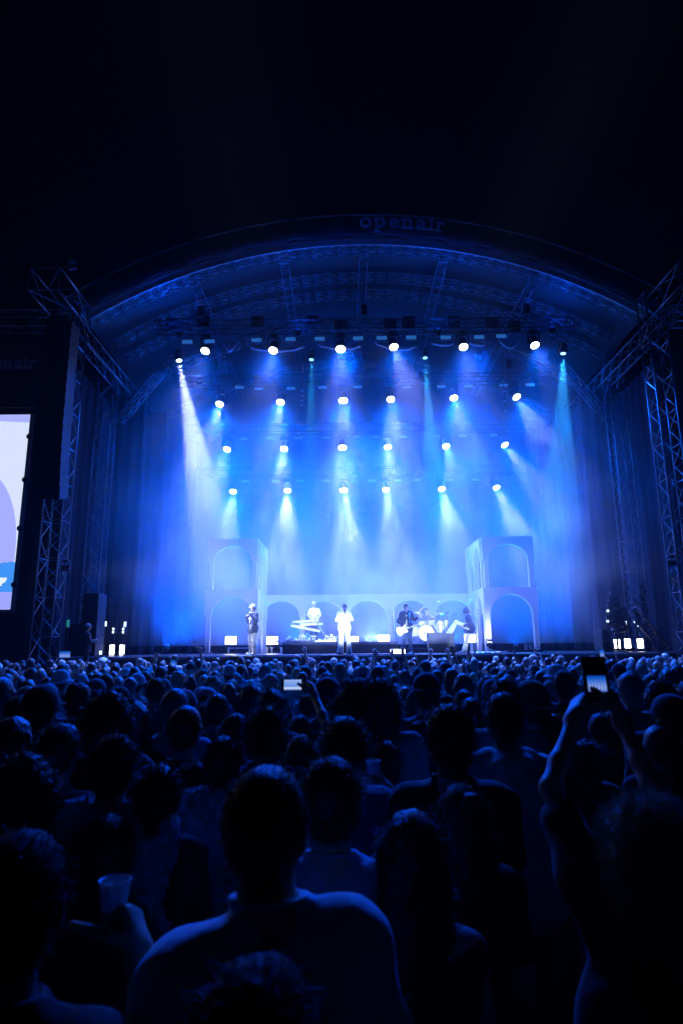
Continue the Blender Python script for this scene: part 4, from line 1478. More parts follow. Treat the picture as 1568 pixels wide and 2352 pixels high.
# left man
build_person('man in a dark jacket and pale trousers singing at a microphone stand on the left', joints(el=(-.24, .02, 1.20), wl=(-.10, .20, 1.44), hl=(.3, .1, .8), er=(.27, -.02, 1.18), wr=(.16, .16, 1.36), hR=(-.6, .3, .6),
             curl=1.0, pl=(1, 0, -.2), pr=(-1, 0, -.2)), on_deck(580, 22.9), PI - .75, .99, 'cap', 0, 0, 'jacket', SHM['navy'], SHM['cream'], cap=SHM['white'], under=SHM['cream'], shoes=M_SHOE, flare=.02, seed=4)
# keyboard player
build_person('musician in a white short sleeved shirt standing behind the keyboards', joints(el=(-.28, .12, 1.17), wl=(-.20, .36, 1.08), hl=(.1, 1, -.2), er=(.28, .12, 1.17), wr=(.16, .36, 1.06), hR=(-.1, 1, -.2), curl=.5, pl=(0, 0, -1), pr=(0, 0, -1)),
             on_deck(722, 26.9, ZD + .462), PI + .05, .94, 'cap', 0, 0, 'tee', M_SUIT, SHM['black'], cap=SHM['white'], shoes=M_SHOE, seed=6)
# guitarist
build_person('guitarist in an open dark jacket and white shirt playing a pale electric guitar', joints(el=(-.29, .03, 1.20), wl=(-.36, .30, 1.26), hl=(-.5, .5, .3), er=(.30, -.02, 1.14), wr=(.10, .19, 1.05), hR=(-.8, .1, -.4),
             curl=.9, pl=(.2, -.3, 1), pr=(0, -1, 0), al=(-.15, -.02, .085), ar=(.15, -.02, .085)), on_deck(934, 23.1), PI, 1.0, 'short', 0, 3, 'jacket', SHM['navy'], SHM['denim'], under=M_SUIT, shoes=M_SHOE, seed=8)
# drummer
build_person('drummer in a dark sleeveless top behind the drum kit with one arm raised', joints(pel=(0, -.05, .58), che=(0, 0, .92), nec=(0, .02, 1.10), hed=(0, .06, 1.26), sl=(-.175, .01, 1.03), sr=(.175, .01, 1.03),
             el=(-.36, .12, .90), wl=(-.28, .36, .92), hl=(.2, 1, -.2), er=(.38, .14, 1.16), wr=(.13, .16, 1.40), hR=(-.6, .1, .6), curl=1., hipl=(-.10, -.02, .55), kl=(-.22, .38, .50), al=(-.24, .34, .085), tl=(-.28, .48, .03),
             hipr=(.10, -.02, .55), kr=(.22, .38, .50), ar=(.24, .34, .085), tr=(.28, .48, .03), pl=(0, 0, -1), pr=(0, -.3, -1)), on_deck(981, 26.9, ZD + .462), PI, 1.0, 'short', 0, 1, 'tank', SHM['navy'], SHM['black'], shoes=M_SHOE, seed=10)
# lounging musician, facing the left of the picture, one foot up on the box
O6 = P(1068, 1500, 24.7)
O6.z = ZD


def q6(px, py, dy=0.):
    v = P(px, py, 24.7 + dy) - O6
    return V3(v.x, v.y, v.z)


build_person('long haired musician in wide white trousers with one foot up on the dark box', joints(pel=q6(1076, 1440), che=q6(1077, 1424), nec=q6(1074, 1413), hed=q6(1069, 1403.5), w=.95, front=V3(-1, -.3, 0),
             sl=q6(1076, 1418, -.17), sr=q6(1078, 1418, .17), el=q6(1082, 1433, -.25), wl=q6(1066, 1437, -.28), er=q6(1078, 1433, .2), wr=q6(1062, 1437, .1), hl=(-1, 0, -.3), hR=(-1, 0, -.3), curl=.6, pl=(0, 0, -1), pr=(0, 0, -1),
             hipl=q6(1074, 1443, -.09), kl=q6(1046, 1429, -.1), al=q6(1033, 1450, -.05), tl=q6(1025, 1453.5, -.08), hipr=q6(1078, 1443, .09), kr=q6(1071, 1469, .05), ar=q6(1066, 1494, .0), tr=q6(1057, 1498, -.05)),
             tuple(O6), 0, 1.0, 'curly', 0, 3, 'jacket', SHM['navy'], M_SUIT, flare=.055, shoes=M_SUIT, seed=12)


def mic_stand(px, Y, hgt, label, boom=None, base=ZD, m=M_CHROME):
    t = root('microphone_stand', on_deck(px, Y, base), 0, label, 'microphone stand')
    MB().lathe([(.14, 0), (.14, .015), (.03, .03), (.013, .05), (.013, hgt)], 14).build('pole', m, t, smooth=True)
    top = Vector((0, 0, hgt))
    if boom:
        MB().tube(top, top + Vector(boom), .010, 6).build('boom', m, t)
        top = top + Vector(boom)
    MB().lathe([(.012, -.12), (.018, -.02), (.028, 0), (.028, .03), (0, .055)], 10, Matrix.Translation(top) @ Matrix.Rotation(R(50), 4, 'X')).build('microphone', M_CHROME, t, smooth=True)


mic_stand(572, 22.6, 1.42, 'bright microphone stand before the left singer')
mic_stand(942, 22.7, 1.48, 'bright microphone stand before the guitarist')
mic_stand(1100, 24.0, 1.55, 'tall bright microphone stand beside the right arcade tower')
mic_stand(1110, 25.4, 1.35, 'shorter microphone stand just right of the tall one beside the tower', m=M_BLACKM)
mic_stand(905, 25.9, 1.75, 'overhead boom microphone stand to the left of the drummer', boom=(.25, 0, .35), base=ZD, m=M_ALU2)
h_ = root('handheld_microphone', (P(791, 1410, 22.5).x, 22.46, ZD + 1.50), 0, 'microphone in the hands of the singer in white', 'microphone')
MB().lathe([(.014, -.14), (.018, -.02), (.027, 0), (.027, .03), (0, .05)], 10, Matrix.Rotation(R(-25), 4, 'X')).build('handle', M_BLACKM, h_, smooth=True)

# guitar
gt = root('electric_guitar', (P(924, 1450, 22.8).x, 22.78, P(924, 1447, 22.8).z), 0, 'pale electric guitar held by the guitarist in the dark jacket', 'guitar')
Mg = Matrix.Rotation(R(-20), 4, 'Y')
ol = [(-.24, .02), (-.22, .12), (-.15, .165), (-.06, .145), (.0, .11), (.06, .12), (.13, .165), (.17, .15), (.13, .09), (.11, .04), (.12, -.03), (.17, -.08), (.15, -.13), (.08, -.13), (.0, -.115), (-.07, -.15), (-.15, -.17), (-.22, -.12)]
MB().prism(ol, -.022, .022, M=Mg).build('guitar_body', M_WHITEP, gt, bevel=.008)
MB().box((.09, -.034, -.025), (.60, -.014, .025), M=Mg).build('neck', M_SWAG, gt)
MB().prism([(.60, -.03), (.66, -.045), (.80, -.035), (.80, .03), (.62, .045)], -.030, -.012, M=Mg).build('headstock', M_WHITEP, gt)
for x_ in (-.05, .03): MB().box((x_ - .02, -.034, -.04), (x_ + .02, -.0235, .04), M=Mg).build('pickup', M_BLACK, gt)
MB().box((-.16, -.036, -.035), (-.13, -.0235, .035), M=Mg).build('bridge', M_CHROME, gt)

# keyboards
def keyboard(px0, py0, px1, py1, Y0, Y1, label, dep=.30):
    a, b = P(px0, py0, Y0), P(px1, py1, Y1)
    L = (b - a).length
    t = root('keyboard', a, 0, label, 'keyboard', 'keyboards on the platform')
    x = (b - a).normalized()
    y = Vector((0, 0, 1)).cross(x).normalized()
    z = x.cross(y)
    M_ = Matrix((x, y, z)).transposed().to_4x4()
    M2 = M_
    MB().box((0, -.0, -.045), (L, dep, .045), M=M2).build('case', M_WHITEP, t, bevel=.01)
    MB().box((.04, dep - .15, .046), (L - .04, dep - .005, .056), M=M2).build('keys', M_WHITEP, t)
    k_ = MB()
    n_ = int(L / .035)
    for i in range(n_):
        if i % 7 not in (2, 6): k_.box((.05 + i * .034, dep - .15, .0565), (.067 + i * .034, dep - .07, .066), M=M2)
    tag(k_.build('black_keys', M_BLACK, t), kind='stuff')
    MB().box((.05, .02, .046), (L * .4, dep - .17, .050), M=M2).build('control_panel', M_BLACK, t)
    return t


keyboard(674, 1429, 722, 1426, 26.2, 26.5, 'upper white keyboard angled on the left of its player')
keyboard(668, 1437, 700, 1443, 25.9, 25.7, 'small white keyboard tilted at the far left of the stand')
keyboard(690, 1435, 742, 1433, 26.0, 26.2, 'lower white keyboard directly before its player')
keyboard(700, 1443, 736, 1450, 25.75, 25.9, 'lowest white keyboard on the stand')
ks = root('keyboard_stand', on_deck(706, 26.2, ZD + .462), 0, 'dark crossed stand under the white keyboards', 'stand')
for (a, b) in (((-.6, 0, .0), (.5, 0, .78)), ((.6, 0, .0), (-.5, 0, .78)), ((-.6, .3, .0), (.5, .3, .78)), ((.6, .3, .0), (-.5, .3, .78))):
    MB().tube(a, b, .022, 8).build('leg', M_BLACKM, ks)
MB().tube((.30, -.1, .95), (.72, -.3, .30), .024, 8).build('boom', M_CHROME, ks)
tag(MB().lathe([(.16, 0), (.16, .02), (.02, .04), (.02, .5)], 12, Matrix.Translation(on_deck(752, 26.5, ZD + .463))).build('stool', M_BLACK), 'small dark stool behind the flowers, right of the keyboards', 'stool')

# flowers along the platform edge
rf_ = random.Random(5)
M_PETAL = mat('white_petals', (.8, .78, .74), .7, bump=.4, bscale=60)
M_LEAF = mat('leaf_green', (.05, .10, .04), .6)
fx = [660, 668, 676, 683, 691, 699, 707, 715, 722, 729, 737, 744, 751, 758, 766, 773, 781, 790, 799]
for i, x_ in enumerate(fx):
    Yf = 25.4 + rf_.random() * .3
    base_ = on_deck(x_, Yf, ZD + .462)
    t = root('flower_bunch', base_, 0, 'bunch of white blooms on the platform edge, %s' % ('%s from the left' % (ORD + ['eleventh', 'twelfth', 'thirteenth', 'fourteenth', 'fifteenth', 'sixteenth', 'seventeenth', 'eighteenth', 'last'])[i]), 'flowers', 'white flowers along the platform edge')
    if i == 0: t['label'] = 'tall loose bunch of white blooms at the very left end of the platform edge'
    hmax = P(x_, 1453 + rf_.random() * 16 + (6 if 5 < i < 12 else 0), Yf).z - (ZD + .462)
    for j in range(5):
        hx, hy, hz = rf_.uniform(-.08, .08), rf_.uniform(-.05, .06), hmax * rf_.uniform(.35, 1)
        MB().tube((hx * .3, hy * .3, 0), (hx, hy, hz), .005, 4).build('stem', M_LEAF, t)
        rb = rf_.uniform(.032, .062)
        bm_ = MB()
        for q in range(3):
            bm_.lathe([(0, -rb * .6), (rb * .55, -rb * .35), (rb * (.95 - .2 * q), .1 * rb), (rb * (.75 - .2 * q), rb * .55), (0, rb * (.45 + .1 * q))], 8,
                      Matrix.Translation((hx, hy, hz)) @ Matrix.Rotation(rf_.random() * 3, 4, 'Z') @ Matrix.Rotation(rf_.uniform(-.5, .5), 4, 'X'))
        bm_.build('bloom', M_PETAL, t, smooth=True)
    MB().box((-.10, -.05, .0005), (.10, .05, .06)).build('pot', M_WHITEP if i > 8 else M_BLACK, t, bevel=.01)

# drums
def drum(name, loc, r, d, tilt, label, legs=0, rz=0., group='drums of the kit'):
    t = root(name, loc, rz, label, 'drum', group)
    M_ = Matrix.Rotation(R(tilt), 4, 'X')
    MB().lathe([(r, -d / 2), (r * 1.0, d / 2)], 28, M_).build('shell', M_WHITEP, t, smooth=False)
    MB().lathe([(r * .985, d / 2 + .001), (0, d / 2 + .004)], 28, M_).build('drum_skin', M_SUIT, t)
    for s_ in (-1, 1):
        MB().lathe([(r * 1.0, s_ * d / 2 - .012), (r * 1.035, s_ * d / 2 - .012), (r * 1.035, s_ * d / 2 + .012), (r * .97, s_ * d / 2 + .012)], 28, M_).build('hoop', M_CHROME, t)
    for j in range(8):
        a = 2 * PI * j / 8
        MB().box((-.012, -.012, -d * .35), (.012, .012, d * .35), M=M_ @ Matrix.Rotation(a, 4, 'Z') @ Matrix.Translation((r * 1.02, 0, 0))).build('lug', M_CHROME, t)
    for j in range(legs):
        a = 2 * PI * (j + .5) / legs
        MB().tube((r * 1.02 * math.cos(a), r * 1.02 * math.sin(a), -d * .1), (r * 1.1 * math.cos(a), r * 1.1 * math.sin(a), -loc[2] + ZD + .463), .01, 6).build('leg', M_CHROME, t)
    return t


ZR = ZD + .462
bd = drum('bass_drum', (P(977, 1462, 25.95).x, 25.95, ZR + .31), .30, .42, 90, 'big white bass drum facing the audience in the middle of the kit')
MB().lathe([(.045, 0), (.045, .006), (0, .006)], 16, Matrix.Translation((-.09, -.216, .0)) @ Matrix.Rotation(R(90), 4, 'X')).build('port_hole', M_BLACK, bd)
for s_ in (-1, 1): MB().tube((s_ * .28, -.15, -.12), (s_ * .40, -.24, -.309), .011, 6).build('spur', M_CHROME, bd)
drum('rack_tom', (P(989, 1440, 26.2).x, 26.2, ZR + .78), .16, .24, 18, 'white rack tom over the bass drum, on the right', 0)
drum('rack_tom', (P(970, 1441, 26.3).x, 26.3, ZR + .76), .14, .22, 18, 'white rack tom over the bass drum, on the left', 0)
drum('floor_tom', (P(953, 1462, 26.3).x, 26.3, ZR + .40), .20, .38, 4, 'white floor tom at the left of the kit beside the guitarist', 3)
drum('snare_drum', (P(1000, 1450, 26.6).x, 26.6, ZR + .58), .17, .15, 5, 'white snare drum at the right of the kit', 0)
drum('conga_drum', (P(1010, 1450, 26.2).x, 26.2, ZR + .48), .13, .62, 0, 'tall white hand drum right of the kit', 3)
drum('conga_drum', (P(1024, 1449, 26.3).x, 26.3, ZR + .50), .14, .60, 0, 'second hand drum, nearest the lounging musician', 3)
for (px_, py_, Y_, r_, tl, lb) in ((1006, 1383, 26.6, .22, 6, 'high cymbal on a stand right of the drummer'), (1006, 1411, 26.2, .25, -8, 'wide cymbal on a stand above the hand drums'), (958, 1408, 26.4, .21, 14, 'cymbal on a stand between the guitarist and the drummer'),
                               (1018, 1425, 25.9, .18, -4, 'small low cymbal on a stand among the hand drums'), (966, 1437, 25.8, .15, 0, 'pair of small cymbals on a stand beside the guitarist')):
    q = P(px_, py_, Y_)
    t = root('cymbal_stand', (q.x, Y_, ZR), 0, lb, 'cymbal', 'cymbals of the kit')
    hz = q.z - ZR
    MB().tube((0, 0, .25), (0, 0, hz), .011, 7).build('pole', M_CHROME, t)
    for j in range(3): MB().tube((0, 0, .30), (.24 * math.cos(j * 2.1), .24 * math.sin(j * 2.1), .005), .009, 6).build('leg', M_CHROME, t)
    MB().lathe([(r_, 0), (r_ * .3, .02), (r_ * .15, .04), (0, .045)], 24, Matrix.Translation((0, 0, hz)) @ Matrix.Rotation(R(tl), 4, 'X') @ Matrix.Rotation(R(tl * .7), 4, 'Y')).build('cymbal', M_BRASS, t, smooth=True)
sk = root('microphone_cluster', (P(1028, 1420, 26.0).x, 26.0, ZR), 0, 'cluster of small percussion on an upright rack among the hand drums', 'percussion')
MB().tube((0, 0, 0), (0, 0, 1.15), .015, 7).tube((-.35, 0, 1.05), (.35, 0, 1.05), .012, 6).build('rack', M_CHROME, sk)
for j in range(7):
    MB().lathe([(0, -.05), (.04 + .01 * (j % 3), -.03), (.05, .03), (0, .05)], 10, Matrix.Translation((-.33 + j * .11, 0, 1.12 + .05 * (j % 2)))).build('bell', M_CHROME, sk, smooth=True)
tag(MB().lathe([(.16, .44), (.17, .50), (.14, .53), (0, .53)], 18, Matrix.Translation(on_deck(981, 27.0, ZR))).tube(Vector(on_deck(981, 27.0, ZR)), Vector(on_deck(981, 27.0, ZR + .45)), .03, 8).build('drum_stool', M_BLACK), 'round stool under the drummer', 'stool')
# cups, papers, cables on the deck
for px_, lb in ((1208, 'left of two white cups on the stage under the right tower arch'), (1219, 'right of two white cups on the stage under the right tower arch')):
    t = root('white_cup', on_deck(px_, 26.2, ZD + .0), 0, lb, 'cup', 'white cups by the right tower')
    MB().lathe([(.055, 0), (.085, .30), (.09, .30), (.078, .29), (.05, .01), (0, .01)], 16).build('cup', M_WHITEP, t, smooth=True)
rbox('stage_step', 1170, 1246, 26.0, .5, ZD, ZD + .001 + .08, M_DRAPE, 'low dark step before the right arcade tower', 'step')
rs_ = random.Random(9)
for i, (x_, lb) in enumerate(((1088, 'white sheet lying on the deck at the foot of the tall microphone stand'), (1103, 'crumpled white towel on the deck right of the microphone stand'), (1121, 'flat pale pedal board on the deck near the right tower'), (1135, 'small pale sheet on the deck near the right tower'))):
    v = MB()
    n_ = 6
    w_, d_ = .22, .16
    pts = [(-w_ + 2 * w_ * a / n_, -d_ + 2 * d_ * b / n_, .012 + rs_.random() * .05) for b in range(n_ + 1) for a in range(n_ + 1)]
    v.add(pts, [(b * 7 + a, b * 7 + a + 1, (b + 1) * 7 + a + 1, (b + 1) * 7 + a) for a in range(n_) for b in range(n_)])
    v.add([(p[0], p[1], .003) for p in pts], [(b * 7 + a, (b + 1) * 7 + a, (b + 1) * 7 + a + 1, b * 7 + a + 1) for a in range(n_) for b in range(n_)])
    o = v.build('paper_sheet' if i != 1 else 'towel', M_SUIT)
    o.location = on_deck(x_, 22.9 + .25 * i, ZD)
    o.rotation_euler = (0, 0, .3 * i)
    tag(o, lb, 'towel' if i == 1 else 'paper')
for i in range(5):
    pts = [Vector(on_deck(1085 + i * 12 + j * 6, 22.6 + i * .3 + .1 * math.sin(j * 1.3 + i), ZD + .013)) for j in range(9)]
    tag(MB().path(pts, .012, 6).build('stage_cable', M_CHROME if i < 2 else M_BLACK), 'cable snaking over the deck near the right tower, %s from the front' % ORD[i], 'cable', 'cables on the deck')
# crew member at the left stage edge
tag(MB().box((-.6, 0, 0), (.6, .6, 1.28)).build('crew_platform', M_BLACK, bevel=.02), 'dark box platform before the left end of the stage', 'platform').location = (P(200, 1490, 20.9).x, 20.9, .02)
build_person('crew member in a dark jacket and pale cap beside the left speaker stack', joints(er=(.2, .1, 1.16), wr=(.02, .3, 1.2), hR=(-.5, .8, 0), curl=.9), (P(199, 1490, 21.2).x, 21.2, 1.302), -PI * .35, .93, 'cap', 1, 0, 'jacket', SHM['black'], SHM['black'], cap=SHM['grey'], h=.02, seed=3)


# ------------------------------------------------------------------ the crowd, seen from behind
def female(J):
    J['w'] = .84
    for k_, s_ in (('sl', -1), ('sr', 1)): J[k_] = J[k_] - V3(s_ * .022, 0, 0)
    for k_, s_ in (('el', -1), ('er', 1), ('wl', -1), ('wr', 1)): J[k_] = J[k_] - V3(s_ * .02, 0, 0)
    return J


POSE = dict(
    down=lambda: joints(),
    bent=lambda: joints(er=(.26, .03, 1.14), wr=(.14, .28, 1.22), hR=(-.4, .8, .4), el=(-.25, .02, 1.14), wl=(-.10, .27, 1.14), hl=(.7, .7, 0), curl=.9, pl=(.5, 0, -1), pr=(-1, 0, 0)),
    turned=lambda: joints(hed=(.02, .02, 1.655), er=(.30, .05, 1.18), wr=(.22, .30, 1.30), hR=(-.2, .7, .6), curl=1.),
    both_up=lambda: joints(el=(-.30, .05, 1.66), wl=(-.24, .12, 1.92), hl=(.0, .05, 1), er=(.31, .05, 1.64), wr=(.22, .12, 1.91), hR=(.1, .05, 1), pl=(0, 1, 0), pr=(0, 1, 0), sl=(-.18, -.01, 1.46), sr=(.18, -.01, 1.46), curl=.4),
    one_up=lambda: joints(er=(.28, .08, 1.68), wr=(.20, .16, 1.94), hR=(-.05, .05, 1), pr=(0, 1, 0), sr=(.18, -.01, 1.46), curl=.25),
    fist_up=lambda: joints(el=(-.27, .10, 1.66), wl=(-.22, .18, 1.92), hl=(.05, .05, 1), pl=(0, 1, 0), sl=(-.18, -.01, 1.46), curl=1.3),
    phone=lambda: joints(el=(-.24, .22, 1.50), wl=(-.07, .38, 1.70), hl=(.1, .1, 1), er=(.24, .22, 1.50), wr=(.07, .38, 1.70), hR=(-.1, .1, 1), pl=(.5, 1, 0), pr=(-.5, 1, 0), curl=.8),
)
LIB = {}


def variant(pose, sex, shirt):
    key = (pose, sex, shirt)
    if key not in LIB:
        J = POSE[pose]()
        if sex == 'f': J = female(J)
        f = figure(J, h=.016, shirt=shirt, seed=len(LIB), hands=True)
        LIB[key] = (J, {k_: np_mesh(k_, v_, [SKINS[0]]) for k_, v_ in f.items()})
    return LIB[key]


HM = {}


def hair_obj_meshes(kind, fuzz, seed=1):
    key = (kind, fuzz, seed)
    if key not in HM:
        hp = hair_mesh(kind, 1.0, .010, seed, near=fuzz > 2400)
        hh = [hp[0]]
        if fuzz: hh.append(strands(kind, hp, fuzz * 2, 3, L=.010 if kind == 'buzz' else .026 if kind == 'short' else .042, r=.0009))
        HM[key] = (np_mesh('hair', hh, [HAIRM[0]]), np_mesh('cap', [(hp[1][0], hp[1][1], 0)], [SHM['grey']]) if len(hp) > 1 else None)
    return HM[key]


def spectator(label, X, Y, H, rz=0., pose='down', sex='m', hair='short', skin=0, hairm=0, shirt='tee', shm='black', cap='grey', group=None, fuzz=0, poncho=False, seed=1, tilt=0.):
    J, ms_ = variant(pose, sex, shirt)
    b = skin_obj('person', ms_['body'], [SKINS[skin]])
    b.location = (X, Y, 0)
    b.rotation_euler = (tilt * .3, tilt, rz)
    s = H / (1.795 if hair != 'curly' else 1.82)
    b.scale = (s, s, s)
    tag(b, label, 'person', group)
    skin_obj('shirt' if shirt != 'hoodie' else 'hooded_sweater', ms_['shirt'], [SHM[shm]], b)
    skin_obj('trousers', ms_['trousers'], [SHM['denim' if seed % 2 else 'black']], b)
    hm, cm = hair_obj_meshes(hair, fuzz, 1 + seed % 2)
    o = skin_obj('hair', hm, [HAIRM[hairm]], b)
    o.location = tuple(J['hed'])
    if cm:
        o = skin_obj('cap' if hair == 'cap' else 'sun_hat', cm, [SHM[cap]], b)
        o.location = tuple(J['hed'])
        if hair == 'cap' and seed % 3 == 0: o.rotation_euler = (0, 0, PI)
    if poncho:
        key = ('poncho', pose, sex)
        if key not in LIB:
            lo, hi = bounds(J, .2)
            T = Field(lo, hi, .016)
            f_torso(T, J, g=.045, k=.08)
            for q in (-1, 1): f_arm(T, J, q, g=.04, part=.95, k=.06)
            T.ripple(.008, 34, 4); T.ripple(.0055, 110, 5)
            T.cap(J['nec'] + V3(0, .02, .06), J['nec'] + V3(0, .03, .16), .085, k=.012, sub=True)
            LIB[key] = np_mesh('poncho', [T.mesh() + (0,)], [M_PLASTIC])
        skin_obj('rain_poncho', LIB[key], [M_PLASTIC], b)
    return b


def at_px(px, py, w=None, H=None):
    """where somebody stands whose crown shows at (px, py) and whose head is w pixels wide"""
    ang = PITCH - math.atan((1176 - py + (px - 784) * -math.sin(ROLL)) / FPX)
    ang = -ang + 0
    drop_t = math.tan(-PITCH + math.atan((py - 1176) / FPX))
    if H is None:
        Z = FPX * .168 / w
        Y = Z / (math.cos(PITCH) - drop_t * -math.sin(PITCH) * -1) if False else Z * 1.0
        H = min(1.96, max(1.56, CAMZ - Y * drop_t))
    Y = (CAMZ - H) / drop_t
    return P(px, py, Y).x, Y, H


PLACED = []
# nearest people, one by one
# A: close-cropped man in white
xA, YA, HA = at_px(613, 1738, H=1.90)
JA = joints(sl=(-.138, -.03, 1.425), sr=(.155, -.02, 1.47), nec=(.01, -.01, 1.515), hed=(.0, .02, 1.655), w=.88, hr=.98, el=(-.21, .05, 1.18), wl=(-.2, .28, 1.15), hl=(.3, .8, 0), er=(.24, .08, 1.20), wr=(.16, .30, 1.15), hR=(-.3, .8, 0))
build_person('man with close-cropped hair in a white T-shirt, the largest figure in the crowd', JA, (xA, YA, 0), .06, HA / 1.79, 'buzz', 0, 1, 'tee', SHM['white'], SHM['denim'], h=.011, fuzz=5200, hs=.009, seed=21)
PLACED.append((xA, YA))
xB, YB, HB = at_px(745, 1736, H=1.80)
build_person('man in a pale blue T-shirt just right of the close-cropped man', joints(w=1.0, er=(.26, .06, 1.20), sr=(.18, -.01, 1.43)), (xB + .02, YB, 0), -.1, HB / 1.79, 'short', 0, 0, 'tee', SHM['pale_blue'], SHM['black'], h=.012, fuzz=2500, seed=22)
PLACED.append((xB, YB))
xC_, YC_, HC_ = at_px(942, 1856, H=1.69)
build_person('woman with long straight dark hair and a strappy top near the bottom middle', female(joints()), (xC_, YC_, 0), .0, HC_ / 1.80, 'long', 0, 3, 'tank', SHM['black'], SHM['black'], h=.012, fuzz=3500, seed=23)
PLACED.append((xC_, YC_))
xD, YD, HD = at_px(1058, 1797, H=1.66)
build_person('woman with half-up hair tied in a small bun, right of the long haired woman', female(joints()), (xD, YD, 0), .15, HD / 1.80, 'half_up', 0, 1, 'tee', SHM['black'], SHM['black'], h=.013, fuzz=3500, seed=24)
PLACED.append((xD, YD))
xE, YE, HE = at_px(1152, 1592, H=1.90)
build_person('man in a pale hooded sweater right of centre', joints(w=1.05), (xE, YE, 0), .0, HE / 1.79, 'short', 1, 3, 'hoodie', SHM['white'], SHM['denim'], h=.013, fuzz=2500, seed=25)
PLACED.append((xE, YE))
xF, YF_, HF = at_px(1030, 1620, H=1.885)
build_person('tall man in a black T-shirt standing before the man in the pale hooded sweater', joints(w=1.02, sl=(-.165, -.015, 1.415), sr=(.165, -.015, 1.425)), (xF, YF_, 0), -.12, HF / 1.79, 'messy', 1, 3, 'tee', SHM['black'], SHM['black'], h=.013, fuzz=2500, seed=26)
PLACED.append((xF, YF_))
# G: person filming with both arms raised
rg = P(1492, 1900, 1.56)
sG = 1.0
topG = P(1492, 1800, 1.56).z
OG = Vector((rg.x, 1.56, 0))


def lg(px, py, Y):
    v = (P(px, py, Y) - OG)
    return V3(v.x, v.y, v.z)


zs_ = topG - .185
JG = joints(arm=.62, pel=(0, 0, zs_ - .69), che=(0, -.01, zs_ - .35), nec=(0, -.02, zs_ - .16), hed=(0, .02, zs_), sl=lg(1345, 2020, 1.60), sr=lg(1632, 2020, 1.60), el=lg(1262, 1810, 1.76), wl=lg(1316, 1655, 1.93), er=lg(1492, 1800, 1.80), wr=lg(1428, 1660, 1.93),
            hl=lg(1338, 1590, 1.99) - lg(1316, 1655, 1.93), hR=lg(1400, 1590, 1.99) - lg(1428, 1655, 1.93), pl=V3(1, .5, .1), pr=V3(-1, .5, .1), curl=.85)
build_person('person with fluffy fair curls filming with a phone held high in both hands', JG, tuple(OG), 0, 1.0, 'curly', 0, 2, 'tee', SHM['black'], SHM['black'], h=.012, fuzz=6000, seed=27)
PLACED.append((OG.x, OG.y))


def picture_mat(name, kind):
    m = bpy.data.materials.new(name)
    m.use_nodes = True
    t = m.node_tree
    t.nodes.clear()
    o = t.nodes.new('ShaderNodeOutputMaterial')
    e = t.nodes.new('ShaderNodeEmission')
    e.inputs[1].default_value = .9
    t.links.new(e.outputs[0], o.inputs[0])
    tc = t.nodes.new('ShaderNodeTexCoord')
    sp = t.nodes.new('ShaderNodeSeparateXYZ')
    t.links.new(tc.outputs['Generated'], sp.inputs[0])
    wv = t.nodes.new('ShaderNodeTexWave')
    wv.wave_type = 'BANDS'
    wv.bands_direction = 'X'
    wv.inputs['Scale'].default_value = 1.9
    wv.inputs['Distortion'].default_value = 1.0
    t.links.new(tc.outputs['Generated'], wv.inputs['Vector'])
    cr = t.nodes.new('ShaderNodeValToRGB')
    el = cr.color_ramp.elements
    if kind == 'tall': stops = [(0, (.10, .22, 1)), (.2, (.30, .45, 1)), (.5, (.16, .32, 1)), (.75, (.02, .18, .9)), (1, (0, .06, .5))]
    else: stops = [(0, (.0, .03, .2)), (.12, (.35, .5, 1)), (.22, (.8, .9, 1)), (.34, (.15, .35, .9)), (.6, (.2, .4, .95)), (1, (.35, .5, 1))]
    el[0].position, el[0].color = stops[0][0], (*stops[0][1], 1)
    el[1].position, el[1].color = stops[-1][0], (*stops[-1][1], 1)
    for p_, c_ in stops[1:-1]:
        q = el.new(p_)
        q.color = (*c_, 1)
    t.links.new(sp.outputs[2], cr.inputs[0])
    mx = t.nodes.new('ShaderNodeMix')
    mx.data_type = 'RGBA'
    mx.blend_type = 'MULTIPLY'
    mx.inputs[0].default_value = .5 if kind == 'tall' else .12
    t.links.new(cr.outputs[0], mx.inputs[6])
    t.links.new(wv.outputs[0], mx.inputs[7])
    t.links.new(mx.outputs[2], e.inputs[0])
    return m


def phone(loc, w, h, label, pm, pitch=0., rz=0., scr=None):
    t = root('phone', loc, rz, label, 'phone')
    t.rotation_euler = (pitch, 0, rz)
    MB().box((-w / 2, -.004, -h / 2), (w / 2, .005, h / 2)).build('case', M_BLACK, t, bevel=.0035)
    x0, x1, z0, z1 = scr or (-w / 2 + .004, w / 2 - .004, -h / 2 + .006, h / 2 - .006)
    MB().box((x0, -.0052, z0), (x1, -.0042, z1)).build('screen', pm, t)
    for i in range(3):
        MB().lathe([(.0045, 0), (.0045, .002), (0, .002)], 12, Matrix.Translation((w * .28, .0052, h * .42 - i * .014)) @ Matrix.Rotation(R(-90), 4, 'X')).build('camera_lens', M_LENSD, t)
    for i in range(4):
        MB().box((-w * .3 + i * w * .2, -.0056, -h * .44), (-w * .3 + i * w * .2 + .004, -.0053, -h * .44 + .004)).build('button', M_PANEL, t)
    return t


